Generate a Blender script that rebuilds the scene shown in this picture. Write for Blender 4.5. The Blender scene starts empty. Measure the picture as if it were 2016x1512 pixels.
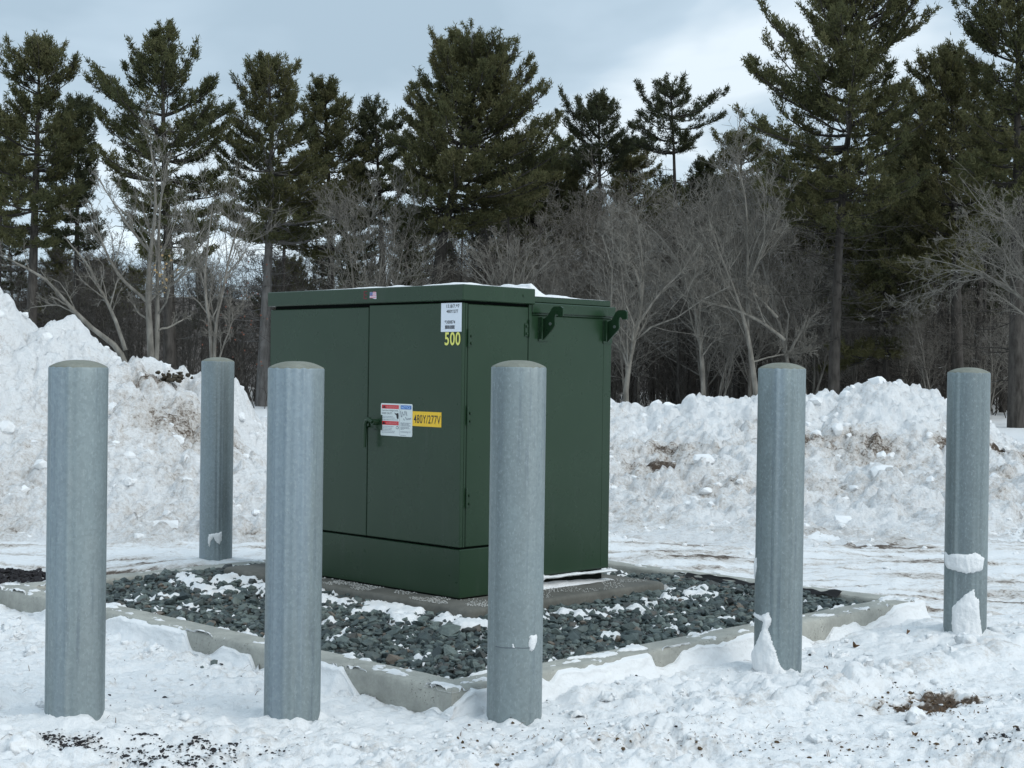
import bpy, math, numpy as np
from mathutils import Matrix, Vector
rng = np.random.default_rng(7)
S = bpy.context.scene
COL = S.collection
# ------------------------------------------------------------------ camera, sky, sun, exposure
F, PIT, RO, YAW, EYE = 2999.4, .009, .0134, .797, 1.40
cam_d = bpy.data.cameras.new('camera'); cam = bpy.data.objects.new('camera', cam_d); COL.objects.link(cam)
cam_d.sensor_width = 36; cam_d.lens = 36 * F / 2016; cam_d.clip_start = .1; cam_d.clip_end = 2000
cam.matrix_world = Matrix.Translation((0, 0, EYE)) @ Matrix.Rotation(math.pi / 2 - PIT, 4, 'X') @ Matrix.Rotation(RO, 4, 'Z')
S.camera = cam
world = bpy.data.worlds.new('World'); S.world = world; world.use_nodes = True
SUN_EL, SUN_AZ = math.radians(40), math.radians(128)          # azimuth measured clockwise from +Y
def build_world():
    nt = world.node_tree; nt.nodes.clear(); N = nt.nodes.new; K = nt.links.new
    out = N('ShaderNodeOutputWorld'); mix = N('ShaderNodeMixShader'); mix.inputs[0].default_value = .9
    sky = N('ShaderNodeTexSky'); sky.sky_type = 'NISHITA'; sky.sun_disc = False
    sky.sun_elevation = SUN_EL; sky.sun_rotation = SUN_AZ
    b1 = N('ShaderNodeBackground'); b1.inputs[1].default_value = .1; K(sky.outputs[0], b1.inputs[0])
    b2 = N('ShaderNodeBackground'); b2.inputs[1].default_value = 1.0
    tc = N('ShaderNodeTexCoord'); sp = N('ShaderNodeSeparateXYZ'); K(tc.outputs['Generated'], sp.inputs[0])
    zc = N('ShaderNodeMath'); zc.operation = 'MAXIMUM'; zc.inputs[1].default_value = 0; K(sp.outputs[2], zc.inputs[0])
    zz = N('ShaderNodeMath'); zz.operation = 'ADD'; zz.inputs[1].default_value = .16; K(zc.outputs[0], zz.inputs[0])
    dv = N('ShaderNodeVectorMath'); dv.operation = 'DIVIDE'
    cb = N('ShaderNodeCombineXYZ'); [K(zz.outputs[0], cb.inputs[i]) for i in range(3)]
    K(tc.outputs['Generated'], dv.inputs[0]); K(cb.outputs[0], dv.inputs[1])
    mp = N('ShaderNodeMapping'); mp.inputs['Scale'].default_value = (1.3, 1.0, .3); mp.inputs['Location'].default_value = (3.2, 1.7, 0)
    K(dv.outputs[0], mp.inputs[0])
    n1 = N('ShaderNodeTexNoise'); n1.inputs['Scale'].default_value = .95; n1.inputs['Detail'].default_value = 5; n1.inputs['Roughness'].default_value = .5
    n1.inputs['Distortion'].default_value = .35; K(mp.outputs[0], n1.inputs[0])
    cr = N('ShaderNodeValToRGB'); K(n1.outputs[0], cr.inputs[0])
    e = cr.color_ramp.elements; e[0].position = .42; e[0].color = (.315, .405, .480, 1); e[1].position = .62; e[1].color = (.60, .675, .73, 1)
    m = cr.color_ramp.elements.new(.52); m.color = (.395, .490, .570, 1)
    # overcast luminance grows towards the zenith, thin bright band low over the horizon
    g = N('ShaderNodeMapRange'); g.inputs[1].default_value = 0; g.inputs[2].default_value = 1; g.inputs[3].default_value = 1.0; g.inputs[4].default_value = 1.75
    sq = N('ShaderNodeMath'); sq.operation = 'POWER'; sq.inputs[1].default_value = 1.2; K(zc.outputs[0], sq.inputs[0]); K(sq.outputs[0], g.inputs[0])
    h = N('ShaderNodeMapRange'); h.inputs[1].default_value = 0; h.inputs[2].default_value = .15; h.inputs[3].default_value = 1.45; h.inputs[4].default_value = 1.0
    K(zc.outputs[0], h.inputs[0])
    mm = N('ShaderNodeMath'); mm.operation = 'MULTIPLY'; K(g.outputs[0], mm.inputs[0]); K(h.outputs[0], mm.inputs[1])
    vm = N('ShaderNodeVectorMath'); vm.operation = 'SCALE'; K(cr.outputs[0], vm.inputs[0]); K(mm.outputs[0], vm.inputs['Scale'])
    K(vm.outputs[0], b2.inputs[0]); K(b1.outputs[0], mix.inputs[1]); K(b2.outputs[0], mix.inputs[2]); K(mix.outputs[0], out.inputs[0])
build_world()
sun_d = bpy.data.lights.new('sun', 'SUN'); sun = bpy.data.objects.new('sun', sun_d); COL.objects.link(sun)
sun_d.energy = 1.2; sun_d.angle = math.radians(50); sun_d.color = (1, .97, .91)
dirv = Vector((math.sin(SUN_AZ) * math.cos(SUN_EL), math.cos(SUN_AZ) * math.cos(SUN_EL), math.sin(SUN_EL)))
sun.rotation_euler = dirv.to_track_quat('Z', 'Y').to_euler()
vs = S.view_settings; S.display_settings.display_device = 'sRGB'
vs.view_transform = 'Standard'; vs.look = 'None'; vs.gamma = 1; vs.exposure = .40; vs.use_curve_mapping = False
S.render.engine = 'CYCLES'; S.cycles.max_bounces = 6; S.cycles.diffuse_bounces = 3; S.cycles.transparent_max_bounces = 4
# ------------------------------------------------------------------ helpers
A = lambda *a: np.array(a, float)
C0, K0 = A(-.2664, 8.1145), A(-.2238, 6.0691)         # near corner of the cabinet, near outer corner of the kerb
Rv, Lv = A(math.cos(YAW), math.sin(YAW)), A(-math.sin(YAW), math.cos(YAW))
BX = K0 * 0 + A((C0 - K0) @ Rv, (C0 - K0) @ Lv)       # cabinet corner in kerb coordinates
def ray(px, py):                                      # direction through a point of the photograph
    c, s = math.cos(RO), math.sin(RO); X = px - 1008; Y = py - 756
    x = (X * c + Y * s) / F; y = (-X * s + Y * c) / F
    return A(x, math.cos(PIT) - y * math.sin(PIT), -y * math.cos(PIT) - math.sin(PIT))
def at(px, py, D): r = ray(px, py); return r * (D / r[1]) + A(0, 0, EYE)
def ground_at(px, py, z=0.): r = ray(px, py); return r * ((z - EYE) / r[2]) + A(0, 0, EYE)
def kloc(p): d = p[:2] - K0; return A(d @ Rv, d @ Lv)
def front(px, py): r = ray(px, py); t = (C0 @ Rv) / (r[:2] @ Rv); P = r * t; return (P[:2] - C0) @ Lv, P[2] + EYE
def side(px, py, y0=0): r = ray(px, py); t = (C0 @ Lv + y0) / (r[:2] @ Lv); P = r * t; return (P[:2] - C0) @ Rv, P[2] + EYE
def _h(ix, iy, s):
    ix = ix.astype(np.uint64); iy = iy.astype(np.uint64)
    h = (ix * np.uint64(374761393) + iy * np.uint64(668265263) + np.uint64(s * 2654435761 % (1 << 31))) & np.uint64(0xffffffff)
    h = ((h ^ (h >> np.uint64(13))) * np.uint64(1274126177)) & np.uint64(0xffffffff)
    h = h ^ (h >> np.uint64(16)); return (h & np.uint64(0xffffff)).astype(float) / 0xffffff
def noise(x, y, s=0):                                 # gradient noise, about -0.7..0.7
    x = x + 5000.3; y = y + 5000.7
    ix = np.floor(x); iy = np.floor(y); fx = x - ix; fy = y - iy
    u = fx * fx * fx * (fx * (fx * 6 - 15) + 10); v = fy * fy * fy * (fy * (fy * 6 - 15) + 10)
    def g(a, b, dx, dy): t = _h(ix + a, iy + b, s) * 2 * math.pi; return np.cos(t) * dx + np.sin(t) * dy
    n0 = g(0, 0, fx, fy) * (1 - u) + g(1, 0, fx - 1, fy) * u
    n1 = g(0, 1, fx, fy - 1) * (1 - u) + g(1, 1, fx - 1, fy - 1) * u
    return n0 * (1 - v) + n1 * v
def fbm(x, y, o=4, s=0, gain=.5):
    a = 1; t = 0
    for i in range(o): t = t + a * noise(x * 2 ** i, y * 2 ** i, s + i * 7); a *= gain
    return t
def worley(x, y, s=0):                                # F1 distance and a random number of the cell
    x = x + 5000.; y = y + 5000.; ix = np.floor(x); iy = np.floor(y)
    best = np.full(x.shape, 9.); cid = np.zeros(x.shape); sec = np.full(x.shape, 9.)
    for a in (-1, 0, 1):
        for b in (-1, 0, 1):
            cx = ix + a + _h(ix + a, iy + b, s); cy = iy + b + _h(ix + a, iy + b, s + 3)
            d = np.hypot(cx - x, cy - y); m = d < best
            sec = np.where(m, best, np.minimum(sec, d)); best = np.where(m, d, best); cid = np.where(m, _h(ix + a, iy + b, s + 5), cid)
    return best, cid, sec
sst = lambda a, b, x: (lambda t: t * t * (3 - 2 * t))(np.clip((x - a) / (b - a), 0, 1))
def lumps(x, y, sc, s):                               # rounded clods of varied height
    wx = x + .25 * sc * noise(x / sc * 1.3, y / sc * 1.3, s + 50); wy = y + .25 * sc * noise(x / sc * 1.3, y / sc * 1.3, s + 60)
    f, c, f2 = worley(wx / sc, wy / sc, s)
    return np.sqrt(np.clip(1 - (f / .85) ** 2, 0, 1)) * (.25 + c) * np.clip((f2 - f) * 4, 0, 1) ** .5
def plates(x, y, sc, s):                              # broken crust: tilted slabs with crisp edges
    wx = x + .3 * sc * noise(x / sc * 1.1, y / sc * 1.1, s + 50); wy = y + .3 * sc * noise(x / sc * 1.1, y / sc * 1.1, s + 60)
    f, c, f2 = worley(wx / sc, wy / sc, s); t = (c * 97.3) % 1 * 6.283
    return (c - .5 + .9 * f * np.sin(t + 3 * c)) * np.clip((f2 - f) * 7, 0, 1)
def mesh_np(name, V, Fc, mat=None, smooth=True, attrs=None):
    V = np.ascontiguousarray(V, dtype=np.float32).reshape(-1, 3); Fc = np.ascontiguousarray(Fc, dtype=np.int32)
    m = bpy.data.meshes.new(name); m.vertices.add(len(V)); m.vertices.foreach_set('co', V.ravel())
    n, k = Fc.shape; m.loops.add(n * k); m.loops.foreach_set('vertex_index', Fc.ravel())
    m.polygons.add(n); m.polygons.foreach_set('loop_start', np.arange(0, n * k, k, dtype=np.int32))
    m.polygons.foreach_set('use_smooth', np.full(n, smooth))
    for a, d in (attrs or {}).items():
        at_ = m.attributes.new(a, 'FLOAT', 'POINT'); at_.data.foreach_set('value', np.ascontiguousarray(d, dtype=np.float32).ravel())
    m.update(calc_edges=True); m.validate()
    if mat: m.materials.append(mat)
    return m
def grid_faces(n, m, wrap=False):
    i = np.arange(n - 1)[:, None]; j = np.arange(m if wrap else m - 1)[None, :]; j2 = (j + 1) % m
    return np.stack([i * m + j, i * m + j2, (i + 1) * m + j2, (i + 1) * m + j], -1).reshape(-1, 4)
def join(L):
    V = []; Fc = []; b = 0
    for v, f in L: V.append(v); Fc.append(f + b); b += len(v)
    return np.concatenate(V), np.concatenate(Fc)
def link(name, me, parent=None, label=None, cat=None, group=None, kind=None):
    o = bpy.data.objects.new(name, me); COL.objects.link(o)
    if parent is not None: o.parent = parent
    return tag(o, label, cat, group, kind)
def tag(o, label=None, cat=None, group=None, kind=None):
    if label: o['label'] = label
    if cat: o['category'] = cat
    if group: o['group'] = group
    if kind: o['kind'] = kind
    return o
class MB:                                             # collects boxes, prisms and tubes
    def __init__(s): s.v = []; s.f = []
    def add(s, v, f): b = len(s.v); s.v += [tuple(p) for p in v]; s.f += [tuple(i + b for i in q) for q in f]; return s
    def box(s, x0, x1, y0, y1, z0, z1, bev=0):
        if not bev:
            v = [(x, y, z) for z in (z0, z1) for y in (y0, y1) for x in (x0, x1)]
            return s.add(v, [(0, 2, 3, 1), (4, 5, 7, 6), (0, 1, 5, 4), (2, 6, 7, 3), (0, 4, 6, 2), (1, 3, 7, 5)])
        b = bev; xs = (x0, x1); ys = (y0, y1); zs = (z0, z1); v = []; idx = {}
        for i in (0, 1):
            for j in (0, 1):
                for k in (0, 1):
                    sx, sy, sz = (1 - 2 * i) * b, (1 - 2 * j) * b, (1 - 2 * k) * b
                    for ax, p in enumerate(((xs[i], ys[j] + sy, zs[k] + sz), (xs[i] + sx, ys[j], zs[k] + sz), (xs[i] + sx, ys[j] + sy, zs[k]))):
                        idx[i, j, k, ax] = len(v); v.append(p)
        f = []
        for i in (0, 1):
            f.append([idx[i, a, b_, 0] for a, b_ in ((0, 0), (0, 1), (1, 1), (1, 0))][::(1 if i == 0 else -1)])
            f.append([idx[a, i, b_, 1] for a, b_ in ((0, 0), (1, 0), (1, 1), (0, 1))][::(1 if i == 0 else -1)])
            f.append([idx[a, b_, i, 2] for a, b_ in ((0, 0), (0, 1), (1, 1), (1, 0))][::(1 if i == 0 else -1)])
        for j in (0, 1):
            for k in (0, 1):
                q = [idx[0, j, k, 1], idx[0, j, k, 2], idx[1, j, k, 2], idx[1, j, k, 1]]; f.append(q if (j + k) % 2 else q[::-1])
                q = [idx[j, 0, k, 0], idx[j, 0, k, 2], idx[j, 1, k, 2], idx[j, 1, k, 0]]; f.append(q[::-1] if (j + k) % 2 else q)
                q = [idx[j, k, 0, 0], idx[j, k, 0, 1], idx[j, k, 1, 1], idx[j, k, 1, 0]]; f.append(q if (j + k) % 2 else q[::-1])
        for i in (0, 1):
            for j in (0, 1):
                for k in (0, 1):
                    q = [idx[i, j, k, a] for a in (0, 1, 2)]; f.append(q if (i + j + k) % 2 else q[::-1])
        return s.add(v, f)
    def prism(s, pts, ax, a, b):                      # outline pts in the two other axes, extruded along ax
        n = len(pts)
        def P(p, t): q = list(p); q.insert(ax, t); return q
        v = [P(p, a) for p in pts] + [P(p, b) for p in pts]
        return s.add(v, [tuple(range(n))[::-1], tuple(range(n, 2 * n))] + [(i, (i + 1) % n, n + (i + 1) % n, n + i) for i in range(n)])
    def tube(s, pts, rad, n=10):
        pts = [Vector(p) for p in pts]; K = len(pts); rad = [rad] * K if not hasattr(rad, '__len__') else rad; v = []
        for i, p in enumerate(pts):
            t = (pts[min(i + 1, K - 1)] - pts[max(i - 1, 0)]).normalized(); u = t.orthogonal().normalized() if i == 0 else (u - t * u.dot(t)).normalized()
            w = t.cross(u); v += [p + (u * math.cos(2 * math.pi * k / n) + w * math.sin(2 * math.pi * k / n)) * rad[i] for k in range(n)]
        f = [(i * n + k, i * n + (k + 1) % n, (i + 1) * n + (k + 1) % n, (i + 1) * n + k) for i in range(K - 1) for k in range(n)]
        f += [tuple(range(n))[::-1], tuple((K - 1) * n + k for k in range(n))]
        return s.add(v, f)
    def build(s, name, mat, parent=None, smooth=False, **kw):
        m = bpy.data.meshes.new(name); m.from_pydata(s.v, [], s.f); m.materials.append(mat)
        import bmesh; bm = bmesh.new(); bm.from_mesh(m); bmesh.ops.recalc_face_normals(bm, faces=bm.faces); bm.to_mesh(m); bm.free()
        if smooth: m.shade_smooth(); m.set_sharp_from_angle(angle=math.radians(40))
        return link(name, m, parent, **kw)
# ------------------------------------------------------------------ materials
class NT:
    def __init__(s, name):
        s.m = bpy.data.materials.new(name); s.m.use_nodes = True; s.t = s.m.node_tree; s.b = s.t.nodes['Principled BSDF']; s.out = s.t.nodes['Material Output']
        s.tc = s.n('ShaderNodeTexCoord')
    def n(s, t, **k):
        o = s.t.nodes.new(t)
        for a, b in k.items(): setattr(o, a, b)
        return o
    def l(s, a, b): s.t.links.new(a, b)
    def noise(s, scale, detail=4, rough=.55, vec=None, mscale=None, dist=0):
        o = s.n('ShaderNodeTexNoise'); o.inputs['Scale'].default_value = scale; o.inputs['Detail'].default_value = detail
        o.inputs['Roughness'].default_value = rough; o.inputs['Distortion'].default_value = dist
        v = vec or s.tc.outputs['Object']
        if mscale: mp = s.n('ShaderNodeMapping'); mp.inputs['Scale'].default_value = mscale; s.l(v, mp.inputs[0]); v = mp.outputs[0]
        s.l(v, o.inputs['Vector']); return o.outputs[0]
    def vor(s, scale, feature='F1', out=0, vec=None, rnd=1):
        o = s.n('ShaderNodeTexVoronoi', feature=feature); o.inputs['Scale'].default_value = scale; o.inputs['Randomness'].default_value = rnd
        s.l(vec or s.tc.outputs['Object'], o.inputs['Vector']); return o.outputs[out]
    def ramp(s, f, stops, interp='LINEAR'):
        o = s.n('ShaderNodeValToRGB'); o.color_ramp.interpolation = interp; s.l(f, o.inputs[0]); e = o.color_ramp.elements
        while len(e) < len(stops): e.new(.5)
        for q, (p, c) in zip(e, stops): q.position = p; q.color = (c, c, c, 1) if isinstance(c, (int, float)) else (*c, 1)
        return o.outputs[0]
    def mix(s, f, a, b, blend='MIX'):
        o = s.n('ShaderNodeMix', data_type='RGBA', blend_type=blend)
        for v, i in ((f, 0), (a, 6), (b, 7)):
            if isinstance(v, (int, float)): o.inputs[i].default_value = v if i == 0 else (v, v, v, 1)
            elif isinstance(v, tuple): o.inputs[i].default_value = (*v, 1)
            else: s.l(v, o.inputs[i])
        return o.outputs[2]
    def math(s, op, a, b=0, clamp=False):
        o = s.n('ShaderNodeMath', operation=op, use_clamp=clamp)
        for v, i in ((a, 0), (b, 1)):
            if isinstance(v, (int, float)): o.inputs[i].default_value = v
            else: s.l(v, o.inputs[i])
        return o.outputs[0]
    def attr(s, name): o = s.n('ShaderNodeAttribute', attribute_name=name); return o.outputs['Fac']
    def island(s): return s.n('ShaderNodeNewGeometry').outputs['Random Per Island']
    def bump(s, h, dist, strength=1, prev=None):
        o = s.n('ShaderNodeBump'); o.inputs['Distance'].default_value = dist; o.inputs['Strength'].default_value = strength; s.l(h, o.inputs['Height'])
        if prev: s.l(prev, o.inputs['Normal'])
        return o.outputs[0]
    def fin(s, col=None, rough=None, nrm=None, metal=None, spec=None):
        for v, k in ((col, 'Base Color'), (rough, 'Roughness'), (nrm, 'Normal'), (metal, 'Metallic'), (spec, 'Specular IOR Level')):
            if v is None: continue
            if isinstance(v, (int, float)): s.b.inputs[k].default_value = v
            elif isinstance(v, tuple): s.b.inputs[k].default_value = (*v, 1)
            else: s.l(v, s.b.inputs[k])
        return s.m
def m_snow(name, dirt=True, fine=1.0, tint=(.81, .82, .825)):
    q = NT(name); n1 = q.noise(9, 7, .68); n2 = q.noise(48, 6, .68)
    col = q.mix(q.ramp(n1, [(.35, 0), (.7, 1)]), tuple(c * .95 for c in tint), tint)
    if dirt:
        d = q.attr('dirt'); n3 = q.noise(9, 8, .78, dist=.8); n4 = q.noise(38, 6, .75)
        # patchy grime: the attribute moves the threshold of the speckle
        k = q.math('ADD', q.math('ADD', q.math('MULTIPLY', n3, .62), q.math('MULTIPLY', n4, .38)), q.math('MULTIPLY', d, .5))
        f1 = q.ramp(k, [(.56, 0), (.76, .75)]); f2 = q.ramp(k, [(.70, 0), (.80, 1)])
        col = q.mix(f1, col, (.36, .29, .22)); col = q.mix(f2, col, (.075, .05, .032))
    b = q.bump(n1, .035 * fine, .8); b = q.bump(n2, .012 * fine, .9, b)
    q.b.inputs['Subsurface Weight'].default_value = 0
    return q.fin(col, .62, b, spec=.3)
MS = m_snow('trampled_snow', fine=.7); MSP = m_snow('plowed_snow', fine=1.6); MSC = m_snow('clean_snow', False, .5)
def m_plain(name, col, rough=.6, spec=.5, metal=0): return NT(name).fin(col, rough, spec=spec, metal=metal)
def m_paint():
    q = NT('green_enamel'); n = q.noise(260, 2, .5); n2 = q.noise(3.2, 4, .55); st = q.noise(4, 5, .6, mscale=(3, 3, .35))
    col = q.mix(q.ramp(n2, [(.3, 0), (.75, 1)]), (.0135, .0365, .0165), (.0175, .0430, .0205))
    dust = q.ramp(st, [(.60, 0), (.85, .28)]); col = q.mix(dust, col, (.06, .075, .065))
    ro = q.ramp(q.noise(2.5, 5, .6), [(.3, .24), (.7, .33)])
    return q.fin(col, ro, spec=.36)
PAINT = m_paint()
DARK = m_plain('dark_gap', (.006, .008, .007), .9, .1)  # near-black colour standing in for shade in gaps and recesses
def m_galv():
    q = NT('galvanized_steel'); oi = q.n('ShaderNodeObjectInfo').outputs['Random']
    cb = q.n('ShaderNodeCombineXYZ'); q.l(q.math('MULTIPLY', oi, 37.0), cb.inputs[2]); q.l(q.math('MULTIPLY', oi, 11.0), cb.inputs[0])
    va = q.n('ShaderNodeVectorMath', operation='ADD'); q.l(q.tc.outputs['Object'], va.inputs[0]); q.l(cb.outputs[0], va.inputs[1]); v = va.outputs[0]
    st = q.noise(9, 3, .5, v, (1, 1, .035)); st2 = q.noise(38, 3, .6, v, (1, 1, .05)); bl = q.noise(5, 5, .6, v, (1, 1, .5)); sp = q.vor(85, 'F1', 1, v); fl = q.noise(140, 3, .6, v, (1, 1, .45))
    c = q.mix(q.ramp(st, [(.30, 0), (.70, 1)]), (.160, .196, .202), (.250, .290, .295))
    c = q.mix(q.ramp(bl, [(.42, .0), (.62, .75)]), c, (.235, .285, .295))
    c = q.mix(q.ramp(st2, [(.56, 0), (.72, .6)]), c, (.125, .158, .185))
    st3 = q.noise(5.5, 2, .5, v, (1, 1, .02)); c = q.mix(q.ramp(st3, [(.55, 0), (.66, .6)]), c, (.25, .31, .36)); c = q.mix(q.ramp(st3, [(.34, .55), (.42, 0)]), c, (.135, .168, .18))  # shading bands and bluish reflective lines put into the steel colour
    sr = q.n('ShaderNodeSeparateColor'); q.l(sp, sr.inputs[0])
    c = q.mix(.16, c, q.ramp(sr.outputs[0], [(0, .25), (1, .75)]), 'OVERLAY')
    c = q.mix(q.ramp(fl, [(.56, 0), (.70, .55)]), c, (.34, .39, .40))
    scr = q.noise(30, 4, .6, v, (1, 1, 7)); c = q.mix(q.ramp(scr, [(.70, 0), (.78, .3)]), c, (.13, .16, .18))
    return q.fin(c, q.ramp(bl, [(.3, .46), (.7, .6)]), q.bump(fl, .0012, .35, q.bump(st, .002, .4)), metal=.35, spec=.5)
GALV = m_galv()
def m_conc(name, base, dark, pits=1, sc=1):
    q = NT(name); n = q.noise(5 * sc, 6, .7); f = q.noise(55 * sc, 5, .65); p = q.vor(75 * sc, 'F1', 0); pn = q.noise(7 * sc, 3)
    c = q.mix(q.ramp(n, [(.35, 0), (.68, 1)]), dark, base); c = q.mix(q.ramp(f, [(.4, .25), (.62, 0)]), c, tuple(x * .5 for x in base))
    pm = q.math('MULTIPLY', q.ramp(p, [(.12, 1), (.24, 0)]), q.ramp(pn, [(.5, 0), (.6, pits)]))
    c = q.mix(q.math('MULTIPLY', pm, .8), c, tuple(x * .28 for x in base))
    return q.fin(c, .85, q.bump(pm, -.004, 1, q.bump(f, .004, .6)), spec=.25)
CONC = m_conc('kerb_concrete', (.45, .45, .405), (.29, .295, .268)); PADC = m_conc('wet_pad_concrete', (.17, .165, .145), (.10, .10, .088), .4)
MORT = m_conc('mortar_dome', (.25, .26, .225), (.17, .18, .15), .3, 1.6)
def m_stone():
    q = NT('crushed_stone'); r = q.island(); n = q.noise(45, 4, .6)
    c = q.ramp(r, [(0, (.034, .048, .050)), (.4, (.062, .082, .080)), (.75, (.135, .165, .152)), (.90, (.040, .046, .045)), (.955, (.075, .075, .068)), (.975, (.15, .125, .10)), (1, (.14, .115, .09))], 'CONSTANT' if 0 else 'LINEAR')
    c = q.mix(.35, c, q.ramp(n, [(.3, .15), (.7, .85)]), 'OVERLAY')
    return q.fin(c, .6, q.bump(n, .003, .6), spec=.4)
STONE = m_stone()
def m_bark(name, a, b, sc=1, snowy=0):
    q = NT(name); n = q.noise(9 * sc, 5, .65, mscale=(1, 1, .22)); c = q.mix(q.ramp(n, [(.36, 0), (.66, 1)]), a, b)
    n2 = q.noise(2.2 * sc, 4, .6); c = q.mix(q.ramp(n2, [(.5, 0), (.75, .5)]), c, tuple(x * 1.35 for x in b))
    if snowy:                                         # snow lying on the upper side of limbs
        g = q.n('ShaderNodeNewGeometry'); s3 = q.n('ShaderNodeSeparateXYZ'); q.l(g.outputs['Normal'], s3.inputs[0])
        k = q.math('MULTIPLY', q.ramp(s3.outputs[2], [(.45, 0), (.7, 1)]), q.ramp(q.noise(1.1, 4, .6), [(.60, 0), (.68, snowy)])); c = q.mix(k, c, (.8, .83, .86))
    return q.fin(c, .9, q.bump(n, .02, .6), spec=.15)
BARK_L = m_bark('pale_grey_bark', (.105, .098, .085), (.225, .212, .187)); BARK_D = m_bark('dark_pine_bark', (.030, .027, .024), (.078, .071, .064), snowy=.6)
BARK_M = m_bark('grey_brown_bark', (.110, .101, .088), (.235, .220, .195), snowy=.8); BARK_G = m_bark('grey_pine_bark', (.10, .095, .09), (.19, .183, .177))
TWIG_F = m_bark('far_twigs', (.042, .038, .034), (.100, .091, .081), snowy=.5); TWIG_M = m_bark('shaded_twigs', (.080, .072, .064), (.175, .161, .143), snowy=.6)  # darker bark tones for deeper trees, woodland shade put into the colour
def m_needle(name, tones):
    q = NT(name); t = q.attr('tone'); r = q.math('ADD', q.math('MULTIPLY', t, .8), q.math('MULTIPLY', q.island(), .2))
    c = q.ramp(r, tones); q.fin(c, .7, spec=.2)
    tr = q.n('ShaderNodeBsdfTranslucent'); q.l(c, tr.inputs[0]); mx = q.n('ShaderNodeMixShader'); mx.inputs[0].default_value = .48
    q.l(q.b.outputs[0], mx.inputs[1]); q.l(tr.outputs[0], mx.inputs[2]); q.l(mx.outputs[0], q.out.inputs[0]); return q.m
NEED = m_needle('pine_needles', [(0, (.044, .055, .034)), (.35, (.075, .086, .042)), (.7, (.125, .124, .056)), (1, (.165, .152, .078))])
NEED_D = m_needle('dark_pine_needles', [(0, (.034, .043, .029)), (.6, (.065, .074, .040)), (1, (.100, .102, .052))])
def m_woods():
    q = NT('leafless_hillside'); n = q.noise(.22, 8, .75, mscale=(1, 1, .25)); n2 = q.noise(2, 6, .8)
    c = q.ramp(n, [(.3, (.07, .062, .057)), (.5, (.15, .13, .118)), (.7, (.21, .195, .185))]); c = q.mix(q.ramp(n2, [(.6, 0), (.7, .6)]), c, (.5, .53, .56))
    return q.fin(c, .95, spec=.1)
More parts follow.
